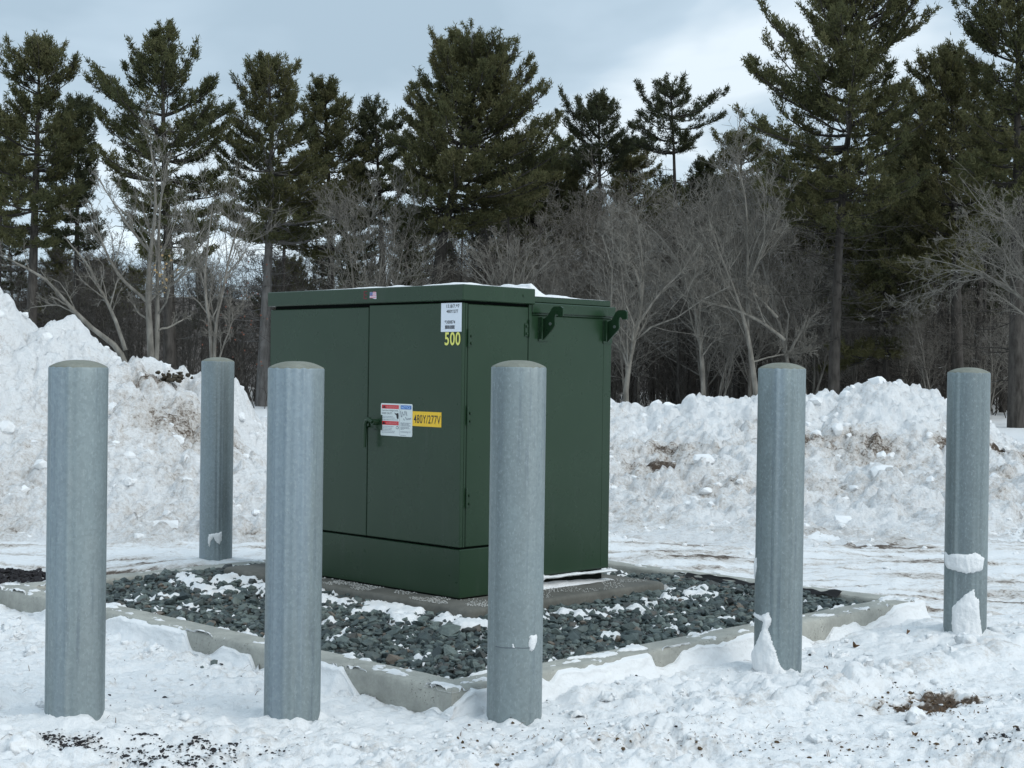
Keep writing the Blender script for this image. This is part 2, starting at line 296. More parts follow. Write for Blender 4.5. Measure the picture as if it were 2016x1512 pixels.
# ------------------------------------------------------------------ the setting: ground
BOL = dict(b1=(-1.634, 5.74, .06, 1.391), b2=(-.842, 5.94, .005, 1.398), b3=(.026, 6.03, .0, 1.414), b4=(1.25, 7.06, -.005, 1.426), b5=(2.401, 8.01, .04, 1.421), far=(-1.982, 10.26, .08, 1.435))
KW, KX, KY, KT = .172, 3.685, 3.85, .12               # kerb width, its two outer sides, top height
def ground_h(x, y):
    d = np.hypot(x, y - 0.)
    kx = (x - K0[0]) * Rv[0] + (y - K0[1]) * Rv[1]; ky = (x - K0[0]) * Lv[0] + (y - K0[1]) * Lv[1]
    ox = np.maximum(-kx, kx - KX); oy = np.maximum(-ky, ky - KY); od = np.where((ox > 0) & (oy > 0), np.hypot(ox, oy), np.maximum(ox, oy))
    near = sst(13, 8.5, d)
    z = .028 * fbm(x * .8, y * .8, 3, 11) + .014 * fbm(x * 3, y * 3, 3, 12)
    rough = sst(-.25, .3, fbm(x * .9, y * .9, 2, 21)) * .8 + .2
    lane = sst(8.2, 9.2, y + .1 * x) * sst(13.5, 12.3, y)                      # packed, tracked snow behind the kerb
    l1 = lumps(x, y, .26, 31) * .046; l2 = lumps(x, y, .105, 33) * .034; l3 = lumps(x, y, .045, 35) * .014
    z += (l1 * sst(.05, .5, fbm(x * 1.3, y * 1.3, 2, 41)) * 1.1 + l2 * rough + l3 * (.4 + .6 * rough)) * (1 - .72 * lane)
    z += (.036 * plates(x, y, .16, 43) * rough + .020 * plates(x, y, .065, 45) * (.5 + .5 * rough) + .012 * fbm(x * 22, y * 22, 3, 47, .6)) * (1 - .8 * lane)
    z += lane * (.018 * fbm(x * 1.3, y * 6, 4, 51, .6) + .016 * np.abs(fbm(x * .5, y * 3.1, 3, 53)) + .010 * plates(x * .6, y, .10, 55) + .006 * fbm(x * 9, y * 22, 3, 57))
    # churned ridge in the right foreground, trodden hollow beside it
    c = ground_at(1500, 1405); e = ground_at(1990, 1290); dx, dy = e[0] - c[0], e[1] - c[1]; L = math.hypot(dx, dy)
    s_ = ((x - c[0]) * dx + (y - c[1]) * dy) / L; t_ = ((x - c[0]) * -dy + (y - c[1]) * dx) / L
    rid = np.exp(-((t_ + .02 * np.sin(s_ * 9)) / .16) ** 2) * sst(-1.5, -.6, s_)
    z += rid * (.035 + .05 * lumps(x, y, .19, 61))
    p = ground_at(1835, 1385); pd = np.hypot((x - p[0]) / .36 - .3 * noise(x * 5, y * 5, 71), ((y - p[1]) - .35 * (x - p[0])) / .13 + .4 * noise(x * 6, y * 6, 73))
    soil = sst(1.2, .7, pd) * sst(-.30, .05, fbm(x * 7, y * 9, 3, 79, .6) + .35 * (1 - np.clip(pd, 0, 1))); z -= soil * .035
    z += .022 * soil * lumps(x, y, .05, 75)
    # raised collar round each bollard
    for i, (bx, by, bz, _) in enumerate(BOL.values()):
        r = np.hypot(x - bx, y - by); a = np.arctan2(y - by, x - bx)
        z = z * (1 - np.exp(-(r / .5) ** 2) * .55) + bz * np.exp(-(r / .55) ** 2)
        z += np.exp(-(np.maximum(r - .10, 0) / .085)) * (.028 + .045 * noise(a * 1.6 + i * 9, r * 4 + i, 81))
    z += (.012 - .022 * sst(.25, .05, od)) * np.exp(-np.clip(od, 0, 9) / .2) * (od > 0)
    far = sst(20, 45, d); z = z * (1 - .8 * far)
    z = np.where(od < 0, -.06 + 0 * z, z)
    dirt = .05 + .22 * fbm(x * .7, y * 1.6, 4, 91)
    dirt += .24 * np.exp(-((y - 5.0 - .12 * (x - 2)) / .32) ** 2) * sst(-.6, .6, x)       # brown streaks in the near tread
    dirt += .25 * rid * sst(.1, .5, fbm(x * 2.2, y * 2.2, 2, 95) + .15) + lane * (.07 + .32 * sst(-.05, .4, fbm(x * .7, y * 6, 3, 97)))
    q = ground_at(1760, 1078); dirt += .55 * np.exp(-(((x - q[0]) / .55) ** 2 + ((y - q[1] + .25 * (x - q[0])) / .14) ** 2))
    q = ground_at(1380, 1100); dirt += .40 * np.exp(-(((x - q[0]) / .5) ** 2 + ((y - q[1]) / .3) ** 2))
    dirt += .16 * np.exp(-((y - 5.35) / .5) ** 2) * sst(-.1, .4, fbm(x * 1.6, y * 5, 3, 99)); dirt = dirt * (1 - .5 * far) + soil * .62 + sst(52, 62, y) * .42
    return z, np.clip(dirt, -.2, 1.3)
def fan(rows, n, a=33):
    th = np.radians(np.linspace(-a, a, n)); r = np.asarray(rows)[:, None]
    return r * np.tan(th)[None, :], r + 0 * th[None, :]
rows = np.concatenate([np.geomspace(3.2, 4.4, 20, endpoint=False), np.geomspace(4.4, 9.6, 360, endpoint=False), np.geomspace(9.6, 22, 120, endpoint=False), np.geomspace(22, 420, 40)])
gx, gy = fan(rows, 500)
gz, gd = ground_h(gx, gy)
link('ground', mesh_np('ground', np.stack([gx, gy, gz], -1), grid_faces(*gx.shape), MS, attrs=dict(dirt=gd)), kind='structure', label='trampled packed snow over the whole yard')
bx_, by_ = np.meshgrid(np.linspace(-900, 900, 30), np.linspace(-900, 1200, 30))
link('far_ground', mesh_np('far_ground', np.stack([bx_, by_, 0 * bx_ - .25], -1), grid_faces(30, 30), MSC), kind='structure')
# wooded rise far behind the trees
hx, hy = np.meshgrid(np.linspace(-170, 190, 160), np.linspace(96, 260, 60))
hz = -.3 + sst(96, 190, hy) * (8.5 + 2.2 * fbm(hx * .02, hy * .02, 4, 5) + .6 * fbm(hx * .3, hy * .3, 3, 6)) - sst(215, 260, hy) * 9
link('hill', mesh_np('hill', np.stack([hx, hy, hz], -1), grid_faces(*hx.shape), m_woods()), kind='structure', label='low wooded rise behind the trees')
# ------------------------------------------------------------------ ploughed snow piles
def pile(name, xs, ys, crest, ycr, w_f, w_b, label, seed, dirtf, foot=0):
    X, Y = np.meshgrid(xs, ys)
    ang = X / ycr                                     # crest given by picture angle, built at its own depth
    cx = A(*[at(p[0], p[1], ycr)[0] for p in crest]); cz = A(*[at(p[0], p[1], ycr)[2] for p in crest])
    h = np.interp(X, cx, cz)
    yc = ycr + .8 * noise(X * .35, X * 0 + 3, seed); t = np.where(Y < yc, (yc - Y) / w_f, (Y - yc) / w_b)
    t = np.clip(t + .10 * fbm(X * .6, Y * .6, 3, seed + 2), 0, 1.3)
    tc_ = np.clip(t, 0, 1); prof = (1 - tc_) * (1 - foot) + foot * (1 - tc_) ** 3; prof = np.where(Y < yc, prof, 1 - sst(0, 1, t))
    hs = np.convolve(np.pad(h[0], 40, 'edge'), np.ones(81) / 81, 'valid')[None] + 0 * h; h = hs + (h - hs) * sst(.55, .95, prof)
    z = np.maximum(h, 0) * prof
    amp = sst(0, .12, prof) * sst(0, .5, h)
    z = z + amp * (.22 * fbm(X * .8, Y * .8, 3, seed + 4) * (.6 - prof * .3) + .09 * (lumps(X, Y, .62, seed + 6) - .35) + .065 * (lumps(X, Y, .30, seed + 8) - .3) * (.5 + 1.2 * sst(-.2, .4, fbm(X * .7, Y * .7, 2, seed + 40))) + .045 * lumps(X, Y, .15, seed + 10) + .05 * plates(X, Y, .36, seed + 30) + .045 * plates(X, Y, .16, seed + 32) + .028 * lumps(X, Y, .07, seed + 12) + .06 * fbm(X * 3, Y * 3, 3, seed + 20, .6))
    z = np.where(prof <= 0, -.12, z - .03)
    d = dirtf(X, Y, prof)
    return link(name, mesh_np(name, np.stack([X, Y, z], -1), grid_faces(*X.shape), MSP, attrs=dict(dirt=d)), label=label, cat='snow pile', group='ploughed snow piles')
def d_left(X, Y, p):
    q = at(400, 775, 15.6); w = at(345, 738, 15.9)
    return .07 + .24 * fbm(X * 1.1, Y * 1.1, 4, 301) + .14 * sst(.8, .4, p) + .38 * np.exp(-(((X - q[0]) / .75) ** 2 + ((p - .72) / .12) ** 2)) + .5 * np.exp(-(((X - w[0]) / .28) ** 2 + ((p - .9) / .05) ** 2))
def d_right(X, Y, p):
    c = .30 + .22 * sst(.0, .5, fbm(X * .5, Y * .5, 2, 311) + .1)
    band = np.exp(-((p - .52 - .1 * noise(X * .7, X * 0, 5)) / .17) ** 2)
    return .07 + .24 * fbm(X * 1.3, Y * 1.3, 4, 312) + 1.6 * c * band * (.35 + .65 * sst(-.1, .4, fbm(X * .8, Y * .8, 3, 313))) + .12 * sst(.5, .2, p)
pile('snow_pile', np.linspace(-9.2, -1.4, 340), np.linspace(11.0, 18.6, 290),
     [(-260, 520), (-80, 548), (0, 575), (45, 618), (88, 668), (100, 672), (122, 652), (150, 652), (190, 672), (215, 690), (240, 720), (262, 722), (290, 722), (320, 735), (345, 740), (372, 745), (400, 752), (462, 768), (476, 800), (492, 838), (520, 868), (560, 900), (640, 950), (740, 1010)],
     15.6, 3.6, 2.9, 'tall heap of ploughed snow with a dark turf clod near its top', 200, d_left, .15)
pile('snow_pile', np.linspace(-3.6, 8.8, 460), np.linspace(11.6, 21.0, 285),
     [(440, 960), (480, 862), (530, 822), (700, 810), (1000, 800), (1205, 800), (1300, 799), (1365, 791), (1400, 797), (1450, 800), (1480, 798), (1500, 792), (1590, 793), (1640, 783), (1690, 768), (1715, 760), (1740, 756), (1762, 770), (1800, 768), (1835, 768), (1862, 800), (1900, 832), (1950, 850), (1985, 875), (2016, 885), (2200, 930)],
     18.6, 6.7, 2.6, 'long low bank of ploughed snow with brown dirty patches behind the cabinet', 260, d_right, .8)
def mound():                                          # smooth drift beyond the bank, at the right edge
    X, Y = np.meshgrid(np.linspace(8.4, 24, 60), np.linspace(27, 38, 40)); t = np.clip(1 - ((Y - 32) / 5) ** 2, 0, 1)
    z = -.1 + t * (.22 + .05 * fbm(X * .2, Y * .2, 3, 9)) * sst(8.4, 12, X)
    link('snow_drift', mesh_np('snow_drift', np.stack([X, Y, z], -1), grid_faces(*X.shape), MSC), label='smooth untouched snow drift at the far right edge', cat='snow drift')
mound()
# ------------------------------------------------------------------ concrete kerb, gravel bed, pad
KER = bpy.data.objects.new('concrete_kerb', None); COL.objects.link(KER); KER.location = (K0[0], K0[1], 0); KER.rotation_euler = (0, 0, YAW)
tag(KER, 'square pale concrete kerb framing the dark gravel bed', 'kerb')
def kerb_side(a, b, inner):                           # a mitred side between outer corners a, b
    a, b, ai, bi = (A(*v) for v in (a, b, inner[0], inner[1])); n = int(np.linalg.norm(b - a) / .02); t = np.linspace(0, 1, n)
    prof = [(0, -.14), (0, .03), (0, .09), (.004, .110), (.012, .1185), (.05, .12), (.11, .12), (.155, .1195), (.167, .115), (.172, .10), (.172, .0)]
    V = []
    for o, z in prof:
        w = o / KW; p = (a[None] * (1 - t[:, None]) + b[None] * t[:, None]) * (1 - w) + (ai[None] * (1 - t[:, None]) + bi[None] * t[:, None]) * w
        jit = .0022 * noise(p[:, 0] * 14 + z * 90, p[:, 1] * 14 + o * 60, 3) + (.004 * noise(p[:, 0] * 3, p[:, 1] * 3 + o, 4))
        nrm = (a - ai); nrm = nrm / np.linalg.norm(nrm)
        V.append(np.stack([p[:, 0] + nrm[0] * jit, p[:, 1] + nrm[1] * jit, np.full(n, z) + (jit * .9 if z > .09 else 0)], -1))
    V = np.array(V); k = len(prof)
    f = grid_faces(k, n); return V.reshape(-1, 3), f
o_ = [(0, 0), (KX, 0), (KX, KY), (0, KY)]; i_ = [(KW, KW), (KX - KW, KW), (KX - KW, KY - KW), (KW, KY - KW)]
for k in range(4):
    V, f = kerb_side(o_[k], o_[(k + 1) % 4], (i_[k], i_[(k + 1) % 4]))
    me = mesh_np('kerb_side', V, f, CONC); link('kerb_side', me, KER)
PAD = (BX[0] - .18, BX[0] + 1.42, BX[1] - .285, BX[1] + 1.93)
pm = MB()
def round_rect(x0, x1, y0, y1, r, n=5):
    P = []
    for cx, cy, a0 in ((x1 - r, y0 + r, -90), (x1 - r, y1 - r, 0), (x0 + r, y1 - r, 90), (x0 + r, y0 + r, 180)):
        for k in range(n + 1): a = math.radians(a0 + 90 * k / n); P.append((cx + r * math.cos(a), cy + r * math.sin(a)))
    return P
rr = [round_rect(PAD[0] + d, PAD[1] - d, PAD[2] + d, PAD[3] - d, .05) for d in (0, 0, .006, .016, .03)]; zs = (.03, .150, .163, .169, .170); n = len(rr[0])
for p, z in zip(rr, zs): pm.v += [(x, y, z) for x, y in p]
pm.f = [(i * n + k, i * n + (k + 1) % n, (i + 1) * n + (k + 1) % n, (i + 1) * n + k) for i in range(4) for k in range(n)] + [tuple(4 * n + k for k in range(n))]
pad = pm.build('concrete_pad', PADC, None, True, label='wet grey concrete pad under the green cabinet', cat='pad'); pad.location = KER.location; pad.rotation_euler = KER.rotation_euler
ICO = None
def ico(sub=0):
    t = (1 + 5 ** .5) / 2
    v = A([-1, t, 0], [1, t, 0], [-1, -t, 0], [1, -t, 0], [0, -1, t], [0, 1, t], [0, -1, -t], [0, 1, -t], [t, 0, -1], [t, 0, 1], [-t, 0, -1], [-t, 0, 1]); v = v / np.linalg.norm(v[0])
    f = np.array([[0, 11, 5], [0, 5, 1], [0, 1, 7], [0, 7, 10], [0, 10, 11], [1, 5, 9], [5, 11, 4], [11, 10, 2], [10, 7, 6], [7, 1, 8], [3, 9, 4], [3, 4, 2], [3, 2, 6], [3, 6, 8], [3, 8, 9], [4, 9, 5], [2, 4, 11], [6, 2, 10], [8, 6, 7], [9, 8, 1]])
    for _ in range(sub):
        e = {}; v = list(v); nf = []
        def mid(a, b):
            k = (min(a, b), max(a, b))
            if k not in e: m = v[a] + v[b]; e[k] = len(v); v.append(m / np.linalg.norm(m))
            return e[k]
        for a, b, c in f: x, y, z = mid(a, b), mid(b, c), mid(c, a); nf += [[a, x, z], [b, y, x], [c, z, y], [x, y, z]]
        v = np.array(v); f = np.array(nf)
    return v, f
def rocks(P, size, flat=(.5, .9), sub=0, jit=.34, tilt=.6, kinds=14):
    """one vertex/face block of many jittered stones centred on P"""
    v0, f0 = ico(sub); N = len(P); nv = len(v0)
    base = np.array([v0 * (1 + rng.uniform(-jit, jit, (nv, 1))) for _ in range(kinds)])
    # cut facets: clamp against a few random planes
    for k in range(kinds):
        for _ in range(5):
            d = rng.normal(size=3); d /= np.linalg.norm(d); h = rng.uniform(.45, .8); s = base[k] @ d; m = s > h; base[k][m] -= ((s[m] - h)[:, None]) * d
    B = base[rng.integers(0, kinds, N)]
    sc = np.stack([rng.uniform(.75, 1.25, N), rng.uniform(.6, 1.0, N), rng.uniform(*flat, N)], -1) * np.asarray(size).reshape(-1, 1)
    B = B * sc[:, None]
    a = rng.uniform(0, 6.283, N); tx = rng.normal(0, tilt, N); ca, sa, ct, st_ = np.cos(a), np.sin(a), np.cos(tx), np.sin(tx)
    y = B[..., 1] * ct[:, None] - B[..., 2] * st_[:, None]; z = B[..., 1] * st_[:, None] + B[..., 2] * ct[:, None]; x = B[..., 0]
    V = np.stack([x * ca[:, None] - y * sa[:, None], x * sa[:, None] + y * ca[:, None], z], -1) + P[:, None]
    Fc = (f0[None] + (np.arange(N) * nv)[:, None, None]).reshape(-1, 3); return V.reshape(-1, 3), Fc
def bed_z(x, y): return .084 + .026 * sst(.75, .05, np.maximum(np.maximum(PAD[0] - x, x - PAD[1]), np.maximum(PAD[2] - y, y - PAD[3]))) + .012 * fbm(x * 2.2, y * 2.2, 3, 111) - .02 * sst(.10, .0, np.minimum(np.minimum(x - KW, KX - KW - x), np.minimum(y - KW, KY - KW - y)))
def in_bed(x, y, m=0.): return (x > KW + m) & (x < KX - KW - m) & (y > KW + m) & (y < KY - KW - m) & ~((x > PAD[0] - m) & (x < PAD[1] + m) & (y > PAD[2] - m) & (y < PAD[3] + m))
def gravel():
    g = np.arange(0, 4, .034); X, Y = np.meshgrid(g, g); X = X + rng.uniform(-.017, .017, X.shape); Y = Y + rng.uniform(-.017, .017, Y.shape)
    X, Y = X.ravel(), Y.ravel(); k = in_bed(X, Y, .008) & ~((X > PAD[1]) & (Y > PAD[2] + .6)); X, Y = X[k], Y[k]
    m = rng.random(len(X)) < .45; X = np.concatenate([X, X[m] + .012]); Y = np.concatenate([Y, Y[m] + .01]); top = np.concatenate([np.zeros(len(m)), np.full(m.sum(), .016)])
    P = np.stack([X, Y, bed_z(X, Y) + top + rng.uniform(-.006, .010, len(X))], -1); k = in_bed(X, Y, .008); P = P[k]
    V, f = rocks(P, rng.lognormal(math.log(.0240), .32, len(P)), (.4, .75), tilt=.45)
    o = link('gravel', mesh_np('gravel', V, f, STONE, False), label='dark blue grey crushed stone filling the kerb', kind='stuff'); o.location = KER.location; o.rotation_euler = KER.rotation_euler
    b = MB().box(KW - .002, KX - KW + .002, KW - .002, KY - KW + .002, -.05, .055).build('gravel_base', m_plain('wet_grit', (.02, .023, .024), .9), None, label='dark grit beneath the crushed stone', kind='stuff'); b.location = KER.location; b.rotation_euler = KER.rotation_euler
gravel()
def to_k(o): o.location = KER.location; o.rotation_euler = KER.rotation_euler; return o
def bed_snow():
    g = np.arange(KW + .004, KX - KW, .016); X, Y = np.meshgrid(g, np.arange(KW + .004, KY - KW, .016))
    n = fbm(X * 4.6, Y * 4.6, 4, 121, .68); f = fbm(X * 16, Y * 16, 3, 123)
    bias = -.42 + 0 * X
    def blob(cx, cy, rx, ry, a): nonlocal bias; bias = bias + a * np.exp(-(((X - cx) / rx) ** 2 + ((Y - cy) / ry) ** 2))
    blob(PAD[0] - .14, PAD[2] + .62, .15, .70, .70)   # long tongue left of the pad
    blob(PAD[0] - .10, PAD[2] + 1.9, .35, .5, .36); blob(PAD[0] - .5, PAD[2] + 1.75, .5, .25, .18)
    blob(PAD[0] + .9, PAD[2] - .22, .8, .09, .42); blob(PAD[1] + .2, PAD[2] - .1, .3, .2, .12); blob(3.0, 1.0, .4, .3, .08); blob(2.2, .7, .3, .14, .14); blob(2.9, 2.4, .4, .9, .3)
    edge = np.exp(-np.minimum(X - KW, Y - KW) / .035) * .40
    m = n * .75 + bias + edge + .12 * f
    z = bed_z(X, Y) + .014 + np.clip(m, -1.0, .22) * .10 + .006 * f + .010 * lumps(X, Y, .05, 125)
    z = np.where(in_bed(X, Y, 0), z, -.03)
    to_k(link('gravel_snow', mesh_np('gravel_snow', np.stack([X, Y, z], -1), grid_faces(*X.shape), MSC), label='thin wind blown snow lying among the stones', kind='stuff'))
bed_snow()
def drift_side(name, face, pts, label, w0=.055):
    """snow plastered on the outer kerb face: pts = (pixel x on the top edge, covered share of the face)"""
    L = KY if face == 0 else KX; n = int(L / .0125); t = np.linspace(-.03, L + .03, n)
    kp = []
    for px, c in pts:                                 # where this picture column meets the top edge of the kerb
        r = ray(px, 756); nn = Rv if face == 0 else Lv; q = (K0 @ nn) / (r[:2] @ nn) * r[:2] - K0; kp.append((q @ (Lv if face == 0 else Rv), c))
    kp.sort(); A_ = np.interp(t, [k[0] for k in kp], [k[1] for k in kp]); A_ = A_ + .18 * fbm(t * 5, t * 0 + face * 7, 4, 131, .6)
    s = np.linspace(0, 1, 30)[:, None]; hh = np.clip(A_, -.1, .97)[None] * KT
    wid = (w0 * (.5 + .9 * np.clip(A_, 0, 1)) * (1 + .5 * fbm(t * 2.6, t * 0 + 2, 3, 133)))[None]
    d = -.006 + (.022 + .014 * noise(t * 7, t * 0, 135)[None]) * sst(0, .16, s) + wid * s ** 2.2
    z = hh * (1 - s ** 1.35) + .0 - .02 * s
    T = t[None] + 0 * s; d = d + .010 * fbm(T * 12, s * 3 + 5, 3, 137) * sst(0, .1, s); z = z + .010 * fbm(T * 9 + 40, s * 4, 3, 139) * sst(0, .2, s) * (1 - s)
    V = np.stack([-d, T, z], -1) if face == 0 else np.stack([T, -d, z], -1)
    f = grid_faces(*T.shape); f = f[:, ::-1] if face == 0 else f
    to_k(link(name, mesh_np(name, V, f, MSC), label=label, kind='stuff'))
drift_side('drifted_snow', 0, [(-60, .1), (0, .15), (70, .1), (95, .5), (150, .8), (215, .65), (250, .95), (330, 1.02), (372, 1.0), (385, .35), (420, .25), (445, .7), (500, .65), (512, .1), (560, .5), (640, 1.05), (680, .95), (700, .45), (720, .12), (780, .02), (830, .0), (868, .35), (880, .2), (900, .5), (940, .8)], 'snow blown against the front left face of the kerb')
drift_side('drifted_snow', 1, [(880, .1), (900, .5), (935, 1.0), (960, .9), (1070, .98), (1090, .7), (1110, .95), (1270, 1.0), (1285, .92), (1296, .35), (1335, .4), (1350, .85), (1440, .8), (1480, .95), (1570, .8), (1600, .15), (1632, .05), (1648, .6), (1690, .55), (1712, .3), (1735, .5), (1770, .95), (1806, 1.0)], 'snow blown against the front right face of the kerb')
def edge_snow():                                      # crumbs and thin sheets of snow on the kerb top
    g = .011; t = np.arange(0, max(KX, KY), g); w = np.linspace(.004, KW - .003, 17)
    for face in (0, 1, 2, 3):
        L = KY if face in (0, 2) else KX; T, W = np.meshgrid(t[t < L], w); m = fbm(T * 4, W * 9 + face * 3, 4, 151, .65) - .16 - (.12 if face > 1 else 0) + .13 * np.exp(-W / .012) + .30 * np.exp(-(KW - W) / .01) * noise(T * 3, T * 0, 153)
        z = KT - .004 + np.clip(m, -.4, .3) * .045
        V = {0: (W, T), 1: (T, W), 2: (KX - W, T), 3: (T, KY - W)}[face]; f = grid_faces(*T.shape); f = f[:, ::-1] if face in (0, 3) else f
        z = np.where(z < KT + .0005, KT - .012, z)
        to_k(link('kerb_top_snow', mesh_np('kerb_top_snow', np.stack([V[0], V[1], z], -1), f, MSC), label=['crusts of snow on the front left kerb top', 'crusts of snow on the front right kerb top', 'crusts of snow on the back right kerb top', 'crusts of snow on the back left kerb top'][face], kind='stuff'))
edge_snow()
def pellets():
    P = []
    for i in range(2600):
        e = rng.random()
        if e < .62: x, y = BX[0] - rng.uniform(.0, .17) ** 1.0, BX[1] + rng.uniform(-.26, 1.3)
        else: x, y = BX[0] + rng.uniform(-.15, 1.35), BX[1] - rng.uniform(.0, .26)
        if noise(A(x * 5), A(y * 5), 161)[0] > .0: P.append((x, y, .172))
    P = np.array(P); V, f = rocks(P, rng.uniform(.002, .0055, len(P)), (.6, 1), 0, .2)
    to_k(link('ice_pellets', mesh_np('ice_pellets', V, f, m_plain('melting_ice', (.42, .42, .40), .35), False), label='small white ice pellets scattered on the pad', kind='stuff'))
pellets()
def fabric():                                         # torn edge of black ground fabric along the back right kerb
    n = 70; t = np.linspace(0, 1, n); a, b = A(KX - KW - .01, .42), A(KX - KW - .02, 1.55); W = np.linspace(0, 1, 7)
    T, Q = np.meshgrid(t, W); y = a[1] * (1 - T) + b[1] * T; x = KX - KW + .015 - Q * (.05 + .03 * noise(T * 9, T * 0, 171)) + .02 * noise(T * 6, Q, 175)
    z = .105 + .022 * noise(T * 11, Q * 2, 173) + .02 * (1 - Q) + .016 * np.exp(-((T - .06) / .05) ** 2) + .015 * np.exp(-((T - .3) / .05) ** 2)
    to_k(link('ground_fabric', mesh_np('ground_fabric', np.stack([x, y, z], -1), grid_faces(*T.shape), m_plain('black_fabric', (.012, .012, .013), .8, .3)), label='torn black ground fabric poking up inside the back right kerb', cat='fabric'))
fabric()
# ------------------------------------------------------------------ transformer cabinet
TR = bpy.data.objects.new('transformer', None); COL.objects.link(TR); TR.location = (C0[0], C0[1], 0); TR.rotation_euler = (0, 0, YAW)
tag(TR, 'large dark green steel transformer cabinet with warning stickers standing on the concrete pad', 'transformer')
CW, CD = 1.694, .532                                  # cabinet width (y), depth (x)
SPL = .767                                            # gap between the two doors
P_ = lambda mb, name, mat=PAINT, par=TR, sm=False, **k: mb.build(name, mat, par, sm, **k)
P_(MB().box(.022, CD - .002, .022, CW - .022, .19, 1.775), 'cabinet_body', DARK)
P_(MB().box(0, CD, 0, CW, .178, .438, .004), 'base_skirt')
P_(MB().box(.012, CD - .01, .012, CW - .012, .169, .1785), 'base_shade_strip', DARK)  # dark strip painted in place of the shadow gap above the pad
P_(MB().box(-.002, .021, SPL + .004, CW - .003, .448, 1.748, .0035), 'left_door')
rd = P_(MB().box(-.004, .021, .0, SPL - .004, .449, 1.758, .0035).box(.0215, .036, .0, .012, .449, 1.756, .002), 'right_door')
P_(MB().box(.042, CD - .026, .001, .020, .449, 1.752, .0035), 'side_panel')
P_(MB().box(CD - .022, CD + .002, .001, .020, .449, 1.768, .002), 'side_trim')
P_(MB().box(.001, .021, CW - .002, CW - .0005, .449, 1.748), 'far_trim')
# lid: hollow edge, top folded over, slightly pitched to the back
lx0, lx1, ly0, ly1 = -.016, CD + .012, -.016, CW + .012
P_(MB().box(lx0, lx1, ly0, ly1, 1.768, 1.855, .005), 'lid')
P_(MB().tube([(.448, ly0 - .004, 1.814), (.448, ly0 + .002, 1.814)], .008, 10), 'screw', PAINT, TR, True)
# tank with its own cover
ty0, ty1, tx1 = .022, CW - .03, 1.245
P_(MB().box(CD + .003, tx1, ty0, ty1, .238, 1.712, .006), 'tank')
P_(MB().box(CD + .03, tx1 - .03, ty0 + .03, ty1 - .03, .169, .2375), 'tank_plinth', DARK)  # plinth whose near-black colour carries the shade of the recess
P_(MB().box(CD + .013, tx1 + .015, ty0 - .016, ty1 + .015, 1.722, 1.780, .004).box(CD + .02, tx1 + .003, ty0 - .004, ty1 + .004, 1.7125, 1.7215), 'tank_cover_flange')
P_(MB().box(CD + .013, tx1 - .008, ty0 + .004, ty1 - .004, 1.7805, 1.818, .006), 'tank_cover')
for zz in ():
    pass
P_(MB().box(tx1 - .075, tx1 - .0735, ty0 - .001, ty0 + .004, .25, 1.70), 'weld_seam')
def hinge(x, z0, z1, x2):
    h = P_(MB().tube([(x, -.007, z0), (x, -.007, z1)], .0065, 10).tube([(x, -.007, z1), (x, -.007, z1 + .018)], .0045, 8), 'hinge', PAINT, TR, True)
    sg = 1 if x2 > x else -1
    P_(MB().box(min(x, x2), max(x, x2), -.004, -.0002, z0 + .004, z1 - .004), 'hinge_leaf', PAINT, h)
    for z in (z0 + .25 * (z1 - z0), z0 + .75 * (z1 - z0)): P_(MB().tube([(x2 - sg * .012, -.0045, z), (x2 - sg * .012, -.011, z)], [.0075, .006], 8), 'bolt', PAINT, h, True)
hinge(.039, 1.522, 1.600, .072); hinge(.039, 1.103, 1.190, .072); hinge(.039, .660, .748, .072); hinge(CD - .024, 1.585, 1.665, CD - .055)
def bracket(x):
    o = [(0, 0), (0, .12), (.031, .132), (.064, .178), (.079, .187), (.131, .187), (.146, .178), (.148, .165), (.148, .136), (.142, .131), (.112, .131), (.108, .142), (.098, .145), (.089, .140), (.086, .12), (.088, .082), (.076, .066)]
    y, z = ty0 - .006, 1.573
    b = P_(MB().prism([(y - p, z + q) for p, q in o], 0, x, x + .009), 'lifting_bracket')
    P_(MB().box(x - .034, x + .046, ty0 - .0055, ty0 - .0005, z - .008, z + .128, .001).box(x - .034, x - .029, ty0 - .028, ty0 - .006, z + .005, z + .128), 'bracket_backing', PAINT, b)
    P_(MB().tube([(x - .004, y - .055, z + .09), (x + .012, y - .055, z + .09)], .009, 12), 'bolt', m_plain('zinc_bolt', (.35, .38, .38), .4, metal=.8) if 'zinc_bolt' not in bpy.data.materials else bpy.data.materials['zinc_bolt'], b, True)
bracket(.643); bracket(1.196)
# handle and padlock hasp
hx_ = -.055
hn = P_(MB().tube([(-.004, .668, 1.098), (hx_, .668, 1.10)], .017, 12).tube([(hx_, .665, 1.100), (hx_ - .004, .690, 1.113), (hx_ - .004, .712, 1.107), (hx_ - .004, .722, 1.085), (hx_ - .004, .724, 1.05), (hx_ - .004, .726, .955)], [.011, .012, .012, .0115, .0105, .009], 10), 'door_handle', PAINT, TR, True)
P_(MB().box(-.012, -.0045, .635, .700, 1.055, 1.14, .002), 'handle_plate', PAINT, hn)
P_(MB().box(-.030, -.0045, .748, .775, 1.066, 1.072).box(-.012, -.0045, .745, .778, 1.072, 1.122, .002).tube([(-.013, .762, 1.098), (-.019, .762, 1.098)], .012, 12), 'lock_hasp', PAINT, TR, True)
P_(MB().tube([(-.0135, .762, 1.098), (-.0195, .762, 1.098)], .0065, 10), 'keyhole', DARK, TR)
